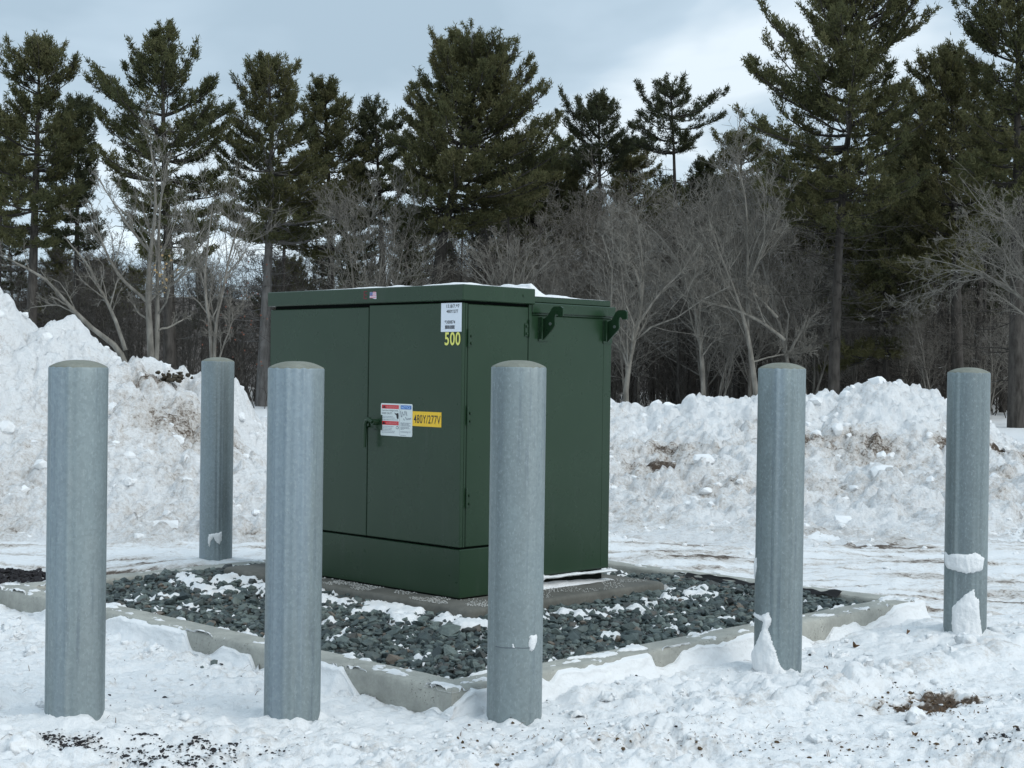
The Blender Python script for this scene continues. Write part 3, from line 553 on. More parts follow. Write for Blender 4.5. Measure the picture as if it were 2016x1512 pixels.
# print
WHITE = m_plain('white_vinyl', (.72, .76, .82), .45); WHITE2 = m_plain('off_white_vinyl', (.68, .73, .72), .45); RED = m_plain('red_print', (.62, .02, .03), .45); BLUE = m_plain('blue_print', (.03, .13, .45), .45)
YEL = m_plain('yellow_vinyl', (.88, .54, .02), .45); INK = m_plain('black_print', (.012, .010, .014), .5); YELT = m_plain('pale_yellow_print', (.74, .72, .16), .45); GREY = m_plain('grey_print', (.28, .30, .33), .5)
PINK = m_plain('faded_red_print', (.62, .22, .30), .5); NAVY = m_plain('faded_blue_print', (.12, .15, .33), .5); MAR = m_plain('maroon_print', (.12, .012, .012), .5); LBLUE = m_plain('light_blue_print', (.35, .6, .9), .5)
XF = -.0045                                           # front plane of the right door
def plate(name, y0, y1, z0, z1, mat, par, off=.0006, x=XF, **k):
    y0, y1 = min(y0, y1), max(y0, y1); z0, z1 = min(z0, z1), max(z0, z1)
    return P_(MB().box(x - off, x - off + .0004, y0, y1, z0, z1), name, mat, par, **k)
def text(s, yr, z, h, width, mat, par, off=.0016, bold=0, x=XF, name='lettering', shear=0):
    """flat lettering on the front: yr = left end, z = baseline, h = capital height, width = overall width"""
    c = bpy.data.curves.new('lettering', 'FONT'); c.body = s; c.size = 1; c.offset = bold; c.shear = shear; c.space_character = 1.08; c.fill_mode = 'FRONT'
    o = bpy.data.objects.new('lettering', c); COL.objects.link(o); bpy.context.view_layer.update()
    m = bpy.data.meshes.new_from_object(o.evaluated_get(bpy.context.evaluated_depsgraph_get())); bpy.data.objects.remove(o); bpy.data.curves.remove(c)
    n = len(m.vertices); v = np.zeros(n * 3, np.float32); m.vertices.foreach_get('co', v); v = v.reshape(-1, 3)
    cap = .729 if s.upper() == s else .729; x0, x1 = v[:, 0].min(), v[:, 0].max()
    w = np.stack([np.full(n, x - off), yr - (v[:, 0] - x0) / (x1 - x0) * width, z + v[:, 1] / cap * h], -1).astype(np.float32)
    m.vertices.foreach_set('co', w.ravel()); m.update(); m.materials.clear(); m.materials.append(mat); return link(name, m, par)
# spec label
(y0, z1), (y1, z0) = front(870, 596.5), front(910, 653); y1 = max(y1, .004); z1 = 1.7565
lb = plate('spec_label', y0, y1, z0, z1, WHITE, TR, label='white paper label with voltages and serial number'); w = y0 - y1; h = z1 - z0
fy = lambda u: y0 - u * w; fz = lambda u: z1 - u * h
text('13.8/7.97', fy(.27), fz(.165), h * .115, w * .62, INK, lb, bold=.01); text('480Y/277', fy(.27), fz(.345), h * .115, w * .56, INK, lb, bold=.01); text('9300874', fy(.19), fz(.715), h * .115, w * .5, INK, lb, bold=.01)
bc = MB(); u = .21
while u < .66:
    q = rng.uniform(.008, .02); bc.box(XF - .0016, XF - .0012, fy(u + q), fy(u), fz(.90), fz(.775)); u += q + rng.uniform(.008, .018)
P_(bc, 'barcode', INK, lb, kind='stuff')
text('500', *front(877, 679), .0705, .122, YELT, TR, bold=.018, name='rating_number')
# warning / notice sticker
(y0, z1), (y1, z0) = front(752, 793.5), front(813, 860.5); w = y0 - y1; h = z1 - z0; z1s, z0s = z1, z0
XS = -.006
wn = P_(MB().prism(round_rect(y1, y0, z0, z1, .008, 3), 0, XS - .0012, XF - .0002), 'warning_sticker', WHITE2, TR, label='white safety sticker with two red warning bars and a blue notice bar')
X2 = XS - .0012
def sp(u0, u1, v0, v1, mat, off=.0004, name='print'): return P_(MB().box(X2 - off, X2 - off + .0003, fy(u1), fy(u0), fz(v1), fz(v0)), name, mat, wn)
sp(.03, .575, .045, .165, RED, name='red_bar'); sp(.03, .575, .545, .665, RED, name='red_bar'); sp(.635, .97, .045, .165, BLUE, name='blue_bar'); sp(.603, .609, .03, .97, GREY, name='divider')
for v in (.045, .545):
    text('WARNING', fy(.18), fz(v + .092), h * .066, w * .36, m_plain('pale_red_print', (.75, .25, .25), .5), wn, .0010, .015, X2)
    P_(MB().prism([(fy(.05), fz(v + .1)), (fy(.16), fz(v + .1)), (fy(.105), fz(v + .02))], 0, X2 - .0010, X2 - .0007), 'alert_triangle', INK, wn)
text('NOTICE', fy(.655), fz(.142), h * .075, w * .29, m_plain('sky_print', (.45, .65, .92), .5), wn, .0010, .02, X2, shear=.2)
text('Hazardous voltage inside.', fy(.035), fz(.235), h * .042, w * .53, INK, wn, .0008, 0, X2); text('KEEP OUT!', fy(.035), fz(.335), h * .06, w * .33, INK, wn, .0008, .0, X2)
ln = MB()
for v, a, b in ((.395, .035, .38), (.44, .035, .46), (.495, .035, .56), (.705, .035, .42), (.755, .035, .37), (.80, .035, .35), (.845, .035, .46), (.89, .035, .45), (.575, .64, .95), (.605, .64, .90), (.635, .64, .94), (.665, .64, .95), (.71, .64, .90), (.74, .64, .92), (.77, .64, .75), (.955, .64, .8)):
    u = a
    while u < b: q = rng.uniform(.02, .06); ln.box(X2 - .0008, X2 - .0005, fy(min(u + q, b)), fy(u), fz(v + .016), fz(v)); u += q + .012
P_(ln, 'small_print', GREY, wn, kind='stuff')
P_(MB().prism([(fy(u), fz(v)) for u, v in ((.44, .27), (.47, .30), (.52, .30), (.56, .28), (.575, .36), (.57, .46), (.53, .475), (.51, .42), (.50, .35), (.46, .33))], 0, X2 - .0009, X2 - .0006), 'shock_symbol', INK, wn)
P_(MB().prism([(fy(.535 + .042 * math.cos(a)), fz(.735 + .045 * math.sin(a))) for a in np.linspace(0, 6.28, 14)[:-1]], 0, X2 - .0009, X2 - .0006), 'round_symbol', INK, wn)
P_(MB().prism([(fy(.535 + .03 * math.cos(a)), fz(.735 + .033 * math.sin(a))) for a in np.linspace(0, 6.28, 14)[:-1]], 0, X2 - .0013, X2 - .0011), 'round_symbol_field', WHITE2, wn)
sk = MB()
for (u0, v0, u1, v1) in ((.64, .22, .66, .40), (.66, .40, .69, .36), (.69, .24, .72, .34), (.72, .34, .76, .33), (.76, .22, .78, .32), (.80, .22, .84, .36), (.73, .45, .76, .5), (.79, .40, .83, .47), (.86, .44, .95, .46), (.84, .47, .96, .43)):
    p, q = A(X2 - .0008, fy(u0), fz(v0)), A(X2 - .0008, fy(u1), fz(v1)); sk.tube([p, q], .0022, 4)
P_(sk, 'line_sketch', GREY, wn, kind='stuff')
text('nationalgrid', fy(.64), fz(.875), h * .055, w * .31, GREY, wn, .0008, 0, X2)
(ya, za), (yb, zb) = front(813.5, 809.5), front(870, 841.5)
yl = plate('voltage_sticker', ya, yb, zb, za, YEL, TR, label='yellow voltage sticker with black lettering')
text('480Y/277V', ya - .012, zb + .018, .047, (ya - yb) - .018, INK, yl, .0012, .006)
(ya, za), (yb, zb) = front(732.5, 575.5), front(745, 587.5); XL = lx0
fg = P_(MB().prism([(ya, za), (ya * .67 + yb * .33, za), (ya * .55 + yb * .45, za - .004), (ya * .3 + yb * .7, za + .001), (yb, za - .002), (yb - .002, zb - .004), (ya * .3 + yb * .7, zb - .003), (ya * .55 + yb * .45, zb + .001), (ya, zb + .003)], 0, XL - .0008, XL - .0003), 'flag_sticker', m_plain('flag_white', (.62, .6, .66), .5), TR, label='small faded flag sticker')
P_(MB().box(XL - .0014, XL - .001, ya - .025, ya - .001, za - .021, za - .001), 'blue_field', NAVY, fg)
st = MB()
for k in range(4): st.box(XL - .0014, XL - .001, yb + .001, ya - (.027 if k < 2 else .004), zb + .002 + (3 - k) * .010, zb + .007 + (3 - k) * .010)
P_(st, 'red_stripes', PINK, fg, kind='stuff')
lg = MB(); (ya, za), (yb, zb) = front(720.5, 573.5), front(727, 589)
lg.box(XL - .001, XL - .0004, ya - .009, ya, zb, za)
for v in (0, .42, .86): lg.box(XL - .0011, XL - .0005, yb, ya - .0095, za - v * (za - zb) - (za - zb) * .14, za - v * (za - zb))
P_(lg, 'maker_emblem', MAR, TR, label='dark red maker emblem')
# snow lying on the cabinet
def cap_snow(name, x0, x1, y0, y1, z, hf, label, par_cat='snow patch'):
    X, Y = np.meshgrid(np.linspace(x0, x1, 60), np.linspace(y0, y1, 120)); ed = sst(0, .03, np.minimum(np.minimum(X - x0, x1 - X), np.minimum(Y - y0, y1 - Y)))
    Z = z + (hf(X, Y) + .003) * ed; Z = np.where(ed <= 0, z - .0005, Z)
    o = link(name, mesh_np(name, np.stack([X, Y, Z], -1), grid_faces(*X.shape), MSC), label=label, cat=par_cat, group='snow stuck on things'); o.location = TR.location; o.rotation_euler = TR.rotation_euler
cap_snow('snow_patch', lx0 + .004, lx1 - .01, ly0 + .004, ly1 - .3, 1.8545, lambda X, Y: .012 * np.clip(.4 + 2 * fbm(X * 3, Y * 3, 4, 181), 0, 1.2) * sst(1.3, .5, Y) + .02 * sst(.2, .5, X) * np.clip(fbm(X * 5, Y * 5, 2, 183), 0, 1), 'thin white snow along the cabinet lid')
cap_snow('snow_patch', CD + .015, tx1 - .012, ty0 + .006, ty1 - .01, 1.8175, lambda X, Y: .060 * np.exp(-((X - CD) / .13) ** 2) * (1 + noise(X * 9, Y * 9, 185)) + .016 * np.clip(.5 + 1.6 * fbm(X * 6, Y * 6, 3, 187), 0, 1.3) * sst(1.05, .75, X), 'small snow heap on the tank cover beside the taller lid')
def lip():
    n = 120; t = np.linspace(0, 1, n); x = CD + .05 + t * (tx1 - CD - .04); a = np.linspace(0, 2 * math.pi, 12)[:, None]
    out = .020 + .006 * noise(t * 9, t * 0, 193) + .010 * t; th = .008 + .004 * noise(t * 12, t * 0, 191) + .030 * np.exp(-((t - .06) / .035) ** 2)
    y = ty0 - .004 - out[None] * (1 + np.cos(a)); z = .236 - .012 * t[None] + .006 * noise(t * 5, t * 0, 197)[None] + th[None] * np.sin(a) + .002 * noise(t[None] * 30, a, 195)
    V1 = np.stack([x[None] + 0 * a, y, z], -1); f1 = grid_faces(12, n)
    k = np.linspace(0, 1, 10)[:, None]; h2 = .034 * np.clip(1.1 - t + .2 * noise(t * 8, t * 0, 199), 0.15, 1)
    y2 = ty0 + .03 - (.055 + .012 * noise(t * 7, t * 0, 198))[None] * k * 1.5; z2 = .168 + h2[None] * (1 - k ** 2)
    V2 = np.stack([x[None] + 0 * k, y2, z2], -1); V, f = V1.reshape(-1, 3), f1
    V = np.concatenate([V, V2.reshape(-1, 3)]); f = np.concatenate([f, grid_faces(10, n) + 12 * n])
    o = link('snow_patch', mesh_np('snow_patch', V, f, MSC), label='thin curled lip of frozen snow at the foot of the tank side', cat='snow patch', group='snow stuck on things'); o.location = TR.location; o.rotation_euler = TR.rotation_euler
lip()
# ------------------------------------------------------------------ bollards
BR = .1095
def bollard(key, label, seam):
    x, y, z0, z1 = BOL[key]; e = bpy.data.objects.new('bollard', None); COL.objects.link(e); e.location = (x, y, z0 - .15)
    tag(e, label, 'bollard', 'galvanized posts around the kerb'); H = z1 - z0 + .15; n = 128; a = np.linspace(0, 2 * math.pi, n, endpoint=False)
    zs = np.concatenate([np.linspace(0, H - .006, 24), [H - .003, H]]); rr_ = np.concatenate([np.full(24, BR), [BR - .0008, BR - .004]])
    ang = a[None] + 0 * zs[:, None]; r = rr_[:, None] + .0006 * noise(ang * 2, zs[:, None] * 1.3, 7) * np.ones_like(ang)
    for s_ in seam:                                   # drawn-in roll marks and weld bead down the pipe
        dd = np.abs((ang - s_ + math.pi) % (2 * math.pi) - math.pi)
        r = r + .0030 * np.exp(-(dd / .05) ** 2) - .0022 * np.exp(-((dd - .16) / .07) ** 2)
    V = np.stack([r * np.cos(ang), r * np.sin(ang), zs[:, None] + 0 * ang], -1); link('pipe', mesh_np('pipe', V, grid_faces(len(zs), n, True), GALV), e)
    k = np.linspace(0, 1, 12); rc = (BR - .0005) * (1 - k ** 1.6) + 1e-4; zc = H - .001 + .027 * (1 - (rc / BR) ** 2.6); rc[0] = BR - .003; zc[0] = H - .006
    jit = 1 + .006 * noise(np.cos(a)[None] * 2.5, np.sin(a)[None] * 2.5 + k[:, None], 9)
    V = np.stack([rc[:, None] * np.cos(a)[None] * jit, rc[:, None] * np.sin(a)[None] * jit, zc[:, None] + 0 * a[None] + .0012 * noise(np.cos(a)[None] * 4, np.sin(a)[None] * 4 + 0 * k[:, None], 8)], -1)
    link('dome_cap', mesh_np('dome_cap', V, grid_faces(12, n, True), MORT), e); return e
bollard('b1', 'leftmost grey steel bollard with a bright weld line down its middle', [-1.62, -2.3]); bollard('b2', 'grey steel bollard in front of the left cabinet door', [-1.15, -2.2, -1.75])
bollard('b3', 'grey steel bollard with a dark scratch ring before the cabinet side', [-.85, -2.7]); bollard('b4', 'grey steel bollard right of the cabinet with a tall tongue of snow up its foot', [-1.95, -1.2])
bollard('b5', 'rightmost grey steel bollard with a band of stuck snow round it', [-1.1, -2.4, -1.3]); bollard('far', 'small farthest grey steel bollard behind the left kerb', [-1.2, -1.0])
def stuck(key, outline, th, label, seed=0):
    """snow frozen to a bollard: outline = picture points on its visible face"""
    x, y, z0, z1 = BOL[key]; cam_a = math.atan2(-y, -x); pts = []
    d = math.hypot(x, y)
    for px, py in outline:
        r = ray(px, py); r2 = r[:2] / np.linalg.norm(r[:2]); b = x * r2[1] - y * r2[0]; off = max(-.995, min(.995, b / BR))
        tt = (x * r2[0] + y * r2[1]) - BR * math.sqrt(1 - off * off); P = r2 * tt; z = EYE + r[2] / np.linalg.norm(r[:2]) * tt
        an = math.atan2(P[1] - y, P[0] - x); pts.append(((an - cam_a + math.pi) % (2 * math.pi) - math.pi, z))
    pts = np.array(pts); a0, a1, c0, c1 = pts[:, 0].min() - .12, pts[:, 0].max() + .12, pts[:, 1].min() - .02, pts[:, 1].max() + .02
    AA, ZZ = np.meshgrid(np.linspace(a0, a1, max(24, int((a1 - a0) * BR / .004))), np.linspace(c0, c1, max(24, int((c1 - c0) / .004))))
    # signed distance to the outline in unrolled metres
    q = pts * A(BR, 1); U, Vv = AA * BR + .004 * fbm(AA * 12, ZZ * 90, 3, seed + 5), ZZ + .005 * fbm(AA * 9, ZZ * 70, 3, seed + 6); D = np.full(U.shape, 9.); inside = np.zeros(U.shape, bool)
    for i in range(len(q)):
        p, r_ = q[i], q[(i + 1) % len(q)]; e = r_ - p; t = np.clip(((U - p[0]) * e[0] + (Vv - p[1]) * e[1]) / (e @ e + 1e-9), 0, 1)
        D = np.minimum(D, np.hypot(U - p[0] - t * e[0], Vv - p[1] - t * e[1]))
        c = ((p[1] > Vv) != (r_[1] > Vv)) & (U < (r_[0] - p[0]) * (Vv - p[1]) / (r_[1] - p[1] + 1e-12) + p[0]); inside ^= c
    sd = np.where(inside, D, -D); hgt = th * np.sqrt(np.clip(sd / .02, 0, 1)) * (1 + .5 * fbm(AA * 5, ZZ * 14, 3, seed)) ; rad = BR + np.where(sd > 0, hgt + .0005, -.004)
    g = AA + cam_a; V = np.stack([x + rad * np.cos(g), y + rad * np.sin(g), ZZ], -1)
    link('snow_patch', mesh_np('snow_patch', V, grid_faces(*AA.shape), MSC), label=label, cat='snow patch', group='snow stuck on things')
stuck('b4', [(1486, 1205), (1498, 1212), (1512, 1205), (1519, 1222), (1512, 1240), (1520, 1262), (1526, 1280), (1535, 1310), (1560, 1335), (1566, 1352), (1530, 1356), (1500, 1330), (1486, 1318), (1484, 1290), (1492, 1262), (1500, 1240), (1503, 1224), (1486, 1212)], .017, 'tall crooked tongue of snow frozen up the foot of the bollard right of the cabinet', 1)
stuck('b4', [(1485, 1100), (1490, 1098), (1490, 1120), (1486, 1140)], .010, 'tiny snow blob on the left edge of the bollard right of the cabinet', 2)
stuck('b5', [(1861, 1084), (1866, 1092), (1880, 1090), (1905, 1092), (1920, 1088), (1937, 1098), (1934, 1122), (1905, 1129), (1885, 1124), (1868, 1120), (1862, 1112)], .013, 'wide band of snow stuck round the rightmost bollard', 3)
stuck('b5', [(1875, 1195), (1888, 1182), (1900, 1170), (1918, 1160), (1920, 1176), (1927, 1180), (1928, 1210), (1934, 1262), (1900, 1268), (1876, 1262), (1874, 1225)], .013, 'pointed slab of snow at the foot of the rightmost bollard', 4)
stuck('b3', [(1043, 1255), (1049, 1249), (1057, 1250), (1056, 1266), (1050, 1281), (1043, 1282), (1041, 1268)], .009, 'small oval snow blob on the bollard before the cabinet side', 5)
stuck('b3', [(1007, 1269), (1011, 1268), (1013, 1275), (1010, 1277)], .004, 'tiny snow speck beside the scratch ring of the middle bollard', 9)
stuck('far', [(411, 1052), (425, 1050), (437, 1047), (437, 1062), (432, 1073), (425, 1066), (420, 1058), (415, 1066), (412, 1078), (409, 1066)], .008, 'hooked snow crust on the farthest bollard', 6)
def ring():
    x, y, z0, z1 = BOL['b3']; z = at(1012, 1275, 5.93)[2]; a = np.linspace(-2.35, -1.0, 30); V = []; r0, r1 = BR + .0006, BR + .0012
    m = MB().tube([(x + r0 * math.cos(t), y + r0 * math.sin(t), z + .001 * math.sin(t * 7)) for t in a], .0016, 5)
    return m
sc_ = [o for o in COL.objects if o.name.startswith('bollard') and abs(o.location.x - .026) < .01][0]
rg = ring().build('scratch_ring', m_plain('dark_scratch', (.10, .12, .14), .6), None); rg.parent = sc_; rg.matrix_parent_inverse = Matrix.Translation(-sc_.location)
# ------------------------------------------------------------------ loose snow, debris
def gz_at(x, y): return ground_h(np.atleast_1d(x).astype(float), np.atleast_1d(y).astype(float))[0]
def clods():
    P = []; sz = []
    def put(px, py, s, dz=0.): g = ground_at(px, py); P.append((g[0], g[1], gz_at(g[0], g[1])[0] + s * .35 + dz)); sz.append(s)
    for px, py, s in ((920, 1388, .10), (905, 1412, .075), (945, 1372, .07), (952, 1405, .07), (790, 1372, .022), (1800, 1420, .055), (1612, 1460, .035), (1640, 1458, .03), (1745, 1452, .03), (60, 1300, .05), (22, 1245, .075), (40, 1262, .05), (300, 1295, .06), (470, 1305, .055), (500, 1318, .05), (1700, 1350, .06), (1860, 1310, .07), (1900, 1300, .06), (90, 1410, .04), (110, 1418, .03), (1650, 1300, .05), (60, 1498, .07), (1340, 1385, .05), (1200, 1395, .045), (1130, 1420, .04), (1265, 1380, .04)): put(px, py, s)
    N = 1500; px = rng.uniform(-150, 2170, N); py = 1512 - (rng.random(N) ** 1.5) * 330
    for a, b in zip(px, py):
        g = ground_at(a, b); k = kloc(g)
        if -.03 < k[0] < KX + .03 and -.03 < k[1] < KY + .03: continue
        if noise(A(g[0] * 1.6), A(g[1] * 1.6), 211)[0] < -.05: continue
        s = float(np.clip(rng.lognormal(math.log(.011), .5), .004, .045)); P.append((g[0], g[1], 0)); sz.append(s)
    P = np.array(P); sz = np.array(sz); P[:, 2] = gz_at(P[:, 0], P[:, 1]) + sz * .12
    nb = 26; V, f = join([rocks(P[nb:], sz[nb:], (.45, .8), 1, .18, .5, 24), rocks(P[:nb], sz[:nb] * 1.1, (.45, .7), 3, .02, .4, 24)])
    k2 = len(V) - 26 * len(ico(3)[0]); W = V[k2:]; W = W + .022 * np.stack([fbm(W[:, 0] * 22, W[:, 1] * 22 + W[:, 2] * 19, 3, k, .6) for k in (1, 2, 3)], -1); V[k2:] = W
    U = V[:k2]; V[:k2] = U + .003 * np.stack([noise(U[:, 0] * 60, U[:, 1] * 60 + U[:, 2] * 50, k) for k in (1, 2, 3)], -1)
    link('snow_clods', mesh_np('snow_clods', V, f, MSC), label='loose clods of snow over the trampled foreground', kind='stuff')
    n2 = 420; X = rng.uniform(-6, 8, n2); Y = 13.4 - rng.exponential(.7, n2); k = Y > 10.2; X, Y = X[k], Y[k]; s2 = np.clip(rng.lognormal(math.log(.022), .5, len(X)), .01, .09)
    V, f = rocks(np.stack([X, Y, gz_at(X, Y) + s2 * .1], -1), s2, (.45, .8), 1, .18, .5, 24); link('snow_clods', mesh_np('snow_clods', V, f, MSC), label='clods of snow rolled down from the ploughed banks', kind='stuff')
    # clods on the ploughed piles
    P = []; sz = []
    for c in (0, 1):
        o = [q for q in COL.objects if q.get('category') == 'snow pile'][c]; m = o.data; co = np.zeros(len(m.vertices) * 3, np.float32); m.vertices.foreach_get('co', co); co = co.reshape(-1, 3)
        k = np.where((co[:, 2] > .03))[0]; k = rng.choice(k, 620 if c else 420, replace=False); P.append(co[k]); sz.append(np.clip(rng.lognormal(math.log(.042), .5, len(k)), .02, .15))
    P = np.concatenate(P); sz = np.concatenate(sz); P[:, 2] -= sz * .15; V, f = rocks(P, sz, (.6, .95), 1, .16, .7, 24); V = V + .016 * np.stack([noise(V[:, 0] * 22, V[:, 1] * 22 + V[:, 2] * 18, k) for k in (1, 2, 3)], -1)
    link('snow_chunks', mesh_np('snow_chunks', V, f, MSC, False), label='lumps of hard snow lying on the ploughed piles', kind='stuff')
clods()
CHIP = m_plain('dark_mulch', (.028, .026, .028), .85, .2); BRN = m_plain('brown_litter', (.13, .075, .04), .85, .2); SOIL = m_plain('brown_soil', (.095, .066, .04), .95, .1)
def chips():
    P = []
    cl = [(150, 1462, 60, 12, 190), (105, 1452, 22, 8, 50), (215, 1470, 90, 10, 70), (290, 1450, 40, 12, 40), (400, 1452, 26, 12, 70), (270, 1490, 45, 9, 80), (350, 1475, 45, 22, 110), (400, 1495, 60, 10, 110), (440, 1470, 40, 14, 60), (540, 1482, 40, 8, 30), (1945, 1455, 26, 9, 30), (1985, 1462, 18, 7, 25)]
    for cx, cy, sx, sy, n in cl:
        for _ in range(int(n * 1.6)): P.append(ground_at(cx + rng.normal() * sx * .6, min(cy + rng.normal() * sy * .6, 1560), .055 if cx < 500 else .02))
    for _ in range(260): P.append(ground_at(rng.uniform(0, 2016), 1512 - rng.random() ** 1.3 * 420))
    P = np.array([p for p in P if not (-.05 < kloc(p)[0] < KX + .05 and -.05 < kloc(p)[1] < KY + .05)]); P[:, 2] = gz_at(P[:, 0], P[:, 1]) + .002
    V, f = rocks(P, np.clip(rng.lognormal(math.log(.0048), .5, len(P)), .002, .016), (.25, .6), 0, .3, .3); link('mulch_chips', mesh_np('mulch_chips', V, f, CHIP, False), label='dark mulch chips scattered on the foreground snow', kind='stuff')
    # band of dark mulch left of the kerb
    P = np.array([ground_at(rng.uniform(-120, 100), 1141 + rng.normal() * 5) for _ in range(900)]); P = P[[kloc(p)[1] > KY + .03 or kloc(p)[0] < -.03 for p in P]]; P[:, 2] = gz_at(P[:, 0], P[:, 1]) + .012
    V, f = rocks(P, rng.uniform(.012, .03, len(P)), (.3, .6), 0, .3, .5); link('mulch_strip', mesh_np('mulch_strip', V, f, CHIP, False), label='strip of black mulch behind the leftmost post', kind='stuff')
    # brown litter, soil crumbs
    P = []
    for _ in range(260): P.append(ground_at(rng.uniform(900, 2016), rng.normal(1480, 22)))
    for _ in range(260): P.append(ground_at(1835 + rng.normal() * 55, 1388 + rng.normal() * 11))
    P = np.array(P); P[:, 2] = gz_at(P[:, 0], P[:, 1]) + .003; V, f = rocks(P, np.clip(rng.lognormal(math.log(.0045), .5, len(P)), .002, .013), (.3, .7), 0, .3, .4); link('soil_crumbs', mesh_np('soil_crumbs', V, f, SOIL, False), label='brown soil crumbs on the trodden snow at the right', kind='stuff')
    # dead straw: short curved blades
    B = []; Fq = []
    for _ in range(420):
        e = rng.random(); g = ground_at(*( (1835 + rng.normal() * 60, 1392 + rng.normal() * 12) if e < .35 else (rng.uniform(900, 1750), 1455 + rng.normal() * 22) if e < .8 else (rng.uniform(0, 2016), rng.uniform(1200, 1500)))); k = kloc(g)
        if -.05 < k[0] < KX + .05 and -.05 < k[1] < KY + .05: continue
        z = gz_at(g[0], g[1])[0]; a = rng.uniform(0, 6.28); l = rng.uniform(.015, .05); d = A(math.cos(a), math.sin(a), rng.uniform(0, .5)) * l; s = A(-math.sin(a), math.cos(a), 0) * .0014; p = A(g[0], g[1], z + .001); b = len(B)
        B += [p - s, p + s, p + d * .5 + s + A(0, 0, .004), p + d * .5 - s + A(0, 0, .004), p + d]; Fq += [(b, b + 1, b + 2), (b, b + 2, b + 3), (b + 3, b + 2, b + 4)]
    link('dead_straw', mesh_np('dead_straw', np.array(B), np.array(Fq), BRN, False), label='bits of brown straw and needles in the snow', kind='stuff')
chips()
def leaf(px, py, s, label):
    g = ground_at(px, py); z = gz_at(g[0], g[1])[0]; n = 9; P = []
    for i in range(n): t = i / (n - 1); w = math.sin(math.pi * min(1, t * 1.05)) * .42 * s; c = (t - .5) * s * 1.4; P += [(c, -w, .012 * math.sin(t * 4) + w * .35), (c, 0, .010 * math.sin(t * 4)), (c, w, .012 * math.sin(t * 4) + w * .35)]
    f = grid_faces(n, 3); o = link('dead_leaf', mesh_np('dead_leaf', A(*P), f, BRN, True), label=label, cat='leaf', group='dead leaves on the snow'); o.location = (g[0], g[1], z + .008); o.rotation_euler = (rng.uniform(-.5, .5), rng.uniform(-.4, .4), rng.uniform(0, 6))
leaf(1683, 1284, .045, 'brown leaf on the snow below the right kerb corner'); leaf(1786, 1262, .022, 'small pinkish leaf right of the kerb corner'); leaf(1626, 1346, .02, 'small dark leaf right of the snow tongue'); leaf(1800, 1450, .03, 'reddish leaf on the trodden snow below the bare soil')
def stone_thing(px, py, s, label, mat=STONE):
    g = ground_at(px, py); V, f = rocks(A([g[0], g[1], gz_at(g[0], g[1])[0] + s * .5]), A(s), (.8, .9)); link('stray_stone', mesh_np('stray_stone', V, f, mat, False), label=label, cat='stone', group='stray stones in the snow')
stone_thing(422, 1316, .024, 'hexagonal dark stone on the snow at the kerb foot'); stone_thing(398, 1324, .016, 'dark stone half sunk left of the hexagonal one'); stone_thing(52, 1269, .014, 'small grey stone on the snow left of the first post'); stone_thing(1288, 1139, .02, 'stray stone by the far edge of the gravel')
stone_thing(1930, 1466, .018, 'black pebble at the lower right corner of the foreground', CHIP)
def sod():                                            # grassy clod frozen in the left pile
    p = at(340, 742, 15.2); P = np.array([p + A(rng.normal() * .075, rng.normal() * .05, rng.normal() * .022) for _ in range(70)])
    V, f = rocks(P, rng.uniform(.015, .04, 70), (.4, .8), 0, .3); link('turf_clod', mesh_np('turf_clod', V, f, m_plain('dead_turf', (.07, .06, .045), .95, .1), False), label='dark clods of dead turf near the top of the left snow pile', kind='stuff')
sod()
# ------------------------------------------------------------------ trees
unit = lambda v: v / (np.linalg.norm(v, axis=-1, keepdims=True) + 1e-9)
def tubes(P, Rd, n=3):
    """P (N,K,3), Rd (N,K) -> verts, quads of open tubes"""
    N, K, _ = P.shape; d = np.gradient(P, axis=1); d = unit(d); ref = np.where(np.abs(d[:, :1, 2:3]) > .9, A(1, 0, 0), A(0, 0, 1)) + 0 * d
    u = unit(np.cross(d, ref)); w = np.cross(d, u); a = np.arange(n) * 2 * math.pi / n
    V = P[:, :, None] + Rd[:, :, None, None] * (u[:, :, None] * np.cos(a)[None, None, :, None] + w[:, :, None] * np.sin(a)[None, None, :, None])
    i = (np.arange(N) * K * n)[:, None, None]; k = (np.arange(K - 1) * n)[None, :, None]; j = np.arange(n)[None, None]; j2 = (j + 1) % n
    f = np.stack([i + k + j, i + k + j2, i + k + n + j2, i + k + n + j], -1).reshape(-1, 4); return V.reshape(-1, 3), f
def resample(poly, K):
    p = np.asarray(poly, float); s = np.r_[0, np.cumsum(np.linalg.norm(np.diff(p[:, :3], axis=0), axis=1))]; t = np.linspace(0, s[-1], K)
    # smooth by Catmull-like blending: interpolate densely, then average
    q = np.stack([np.interp(t, s, p[:, i]) for i in range(p.shape[1])], -1); r = q.copy()
    for _ in range(2): r[1:-1] = (r[:-2] + 2 * r[1:-1] + r[2:]) / 4
    return r
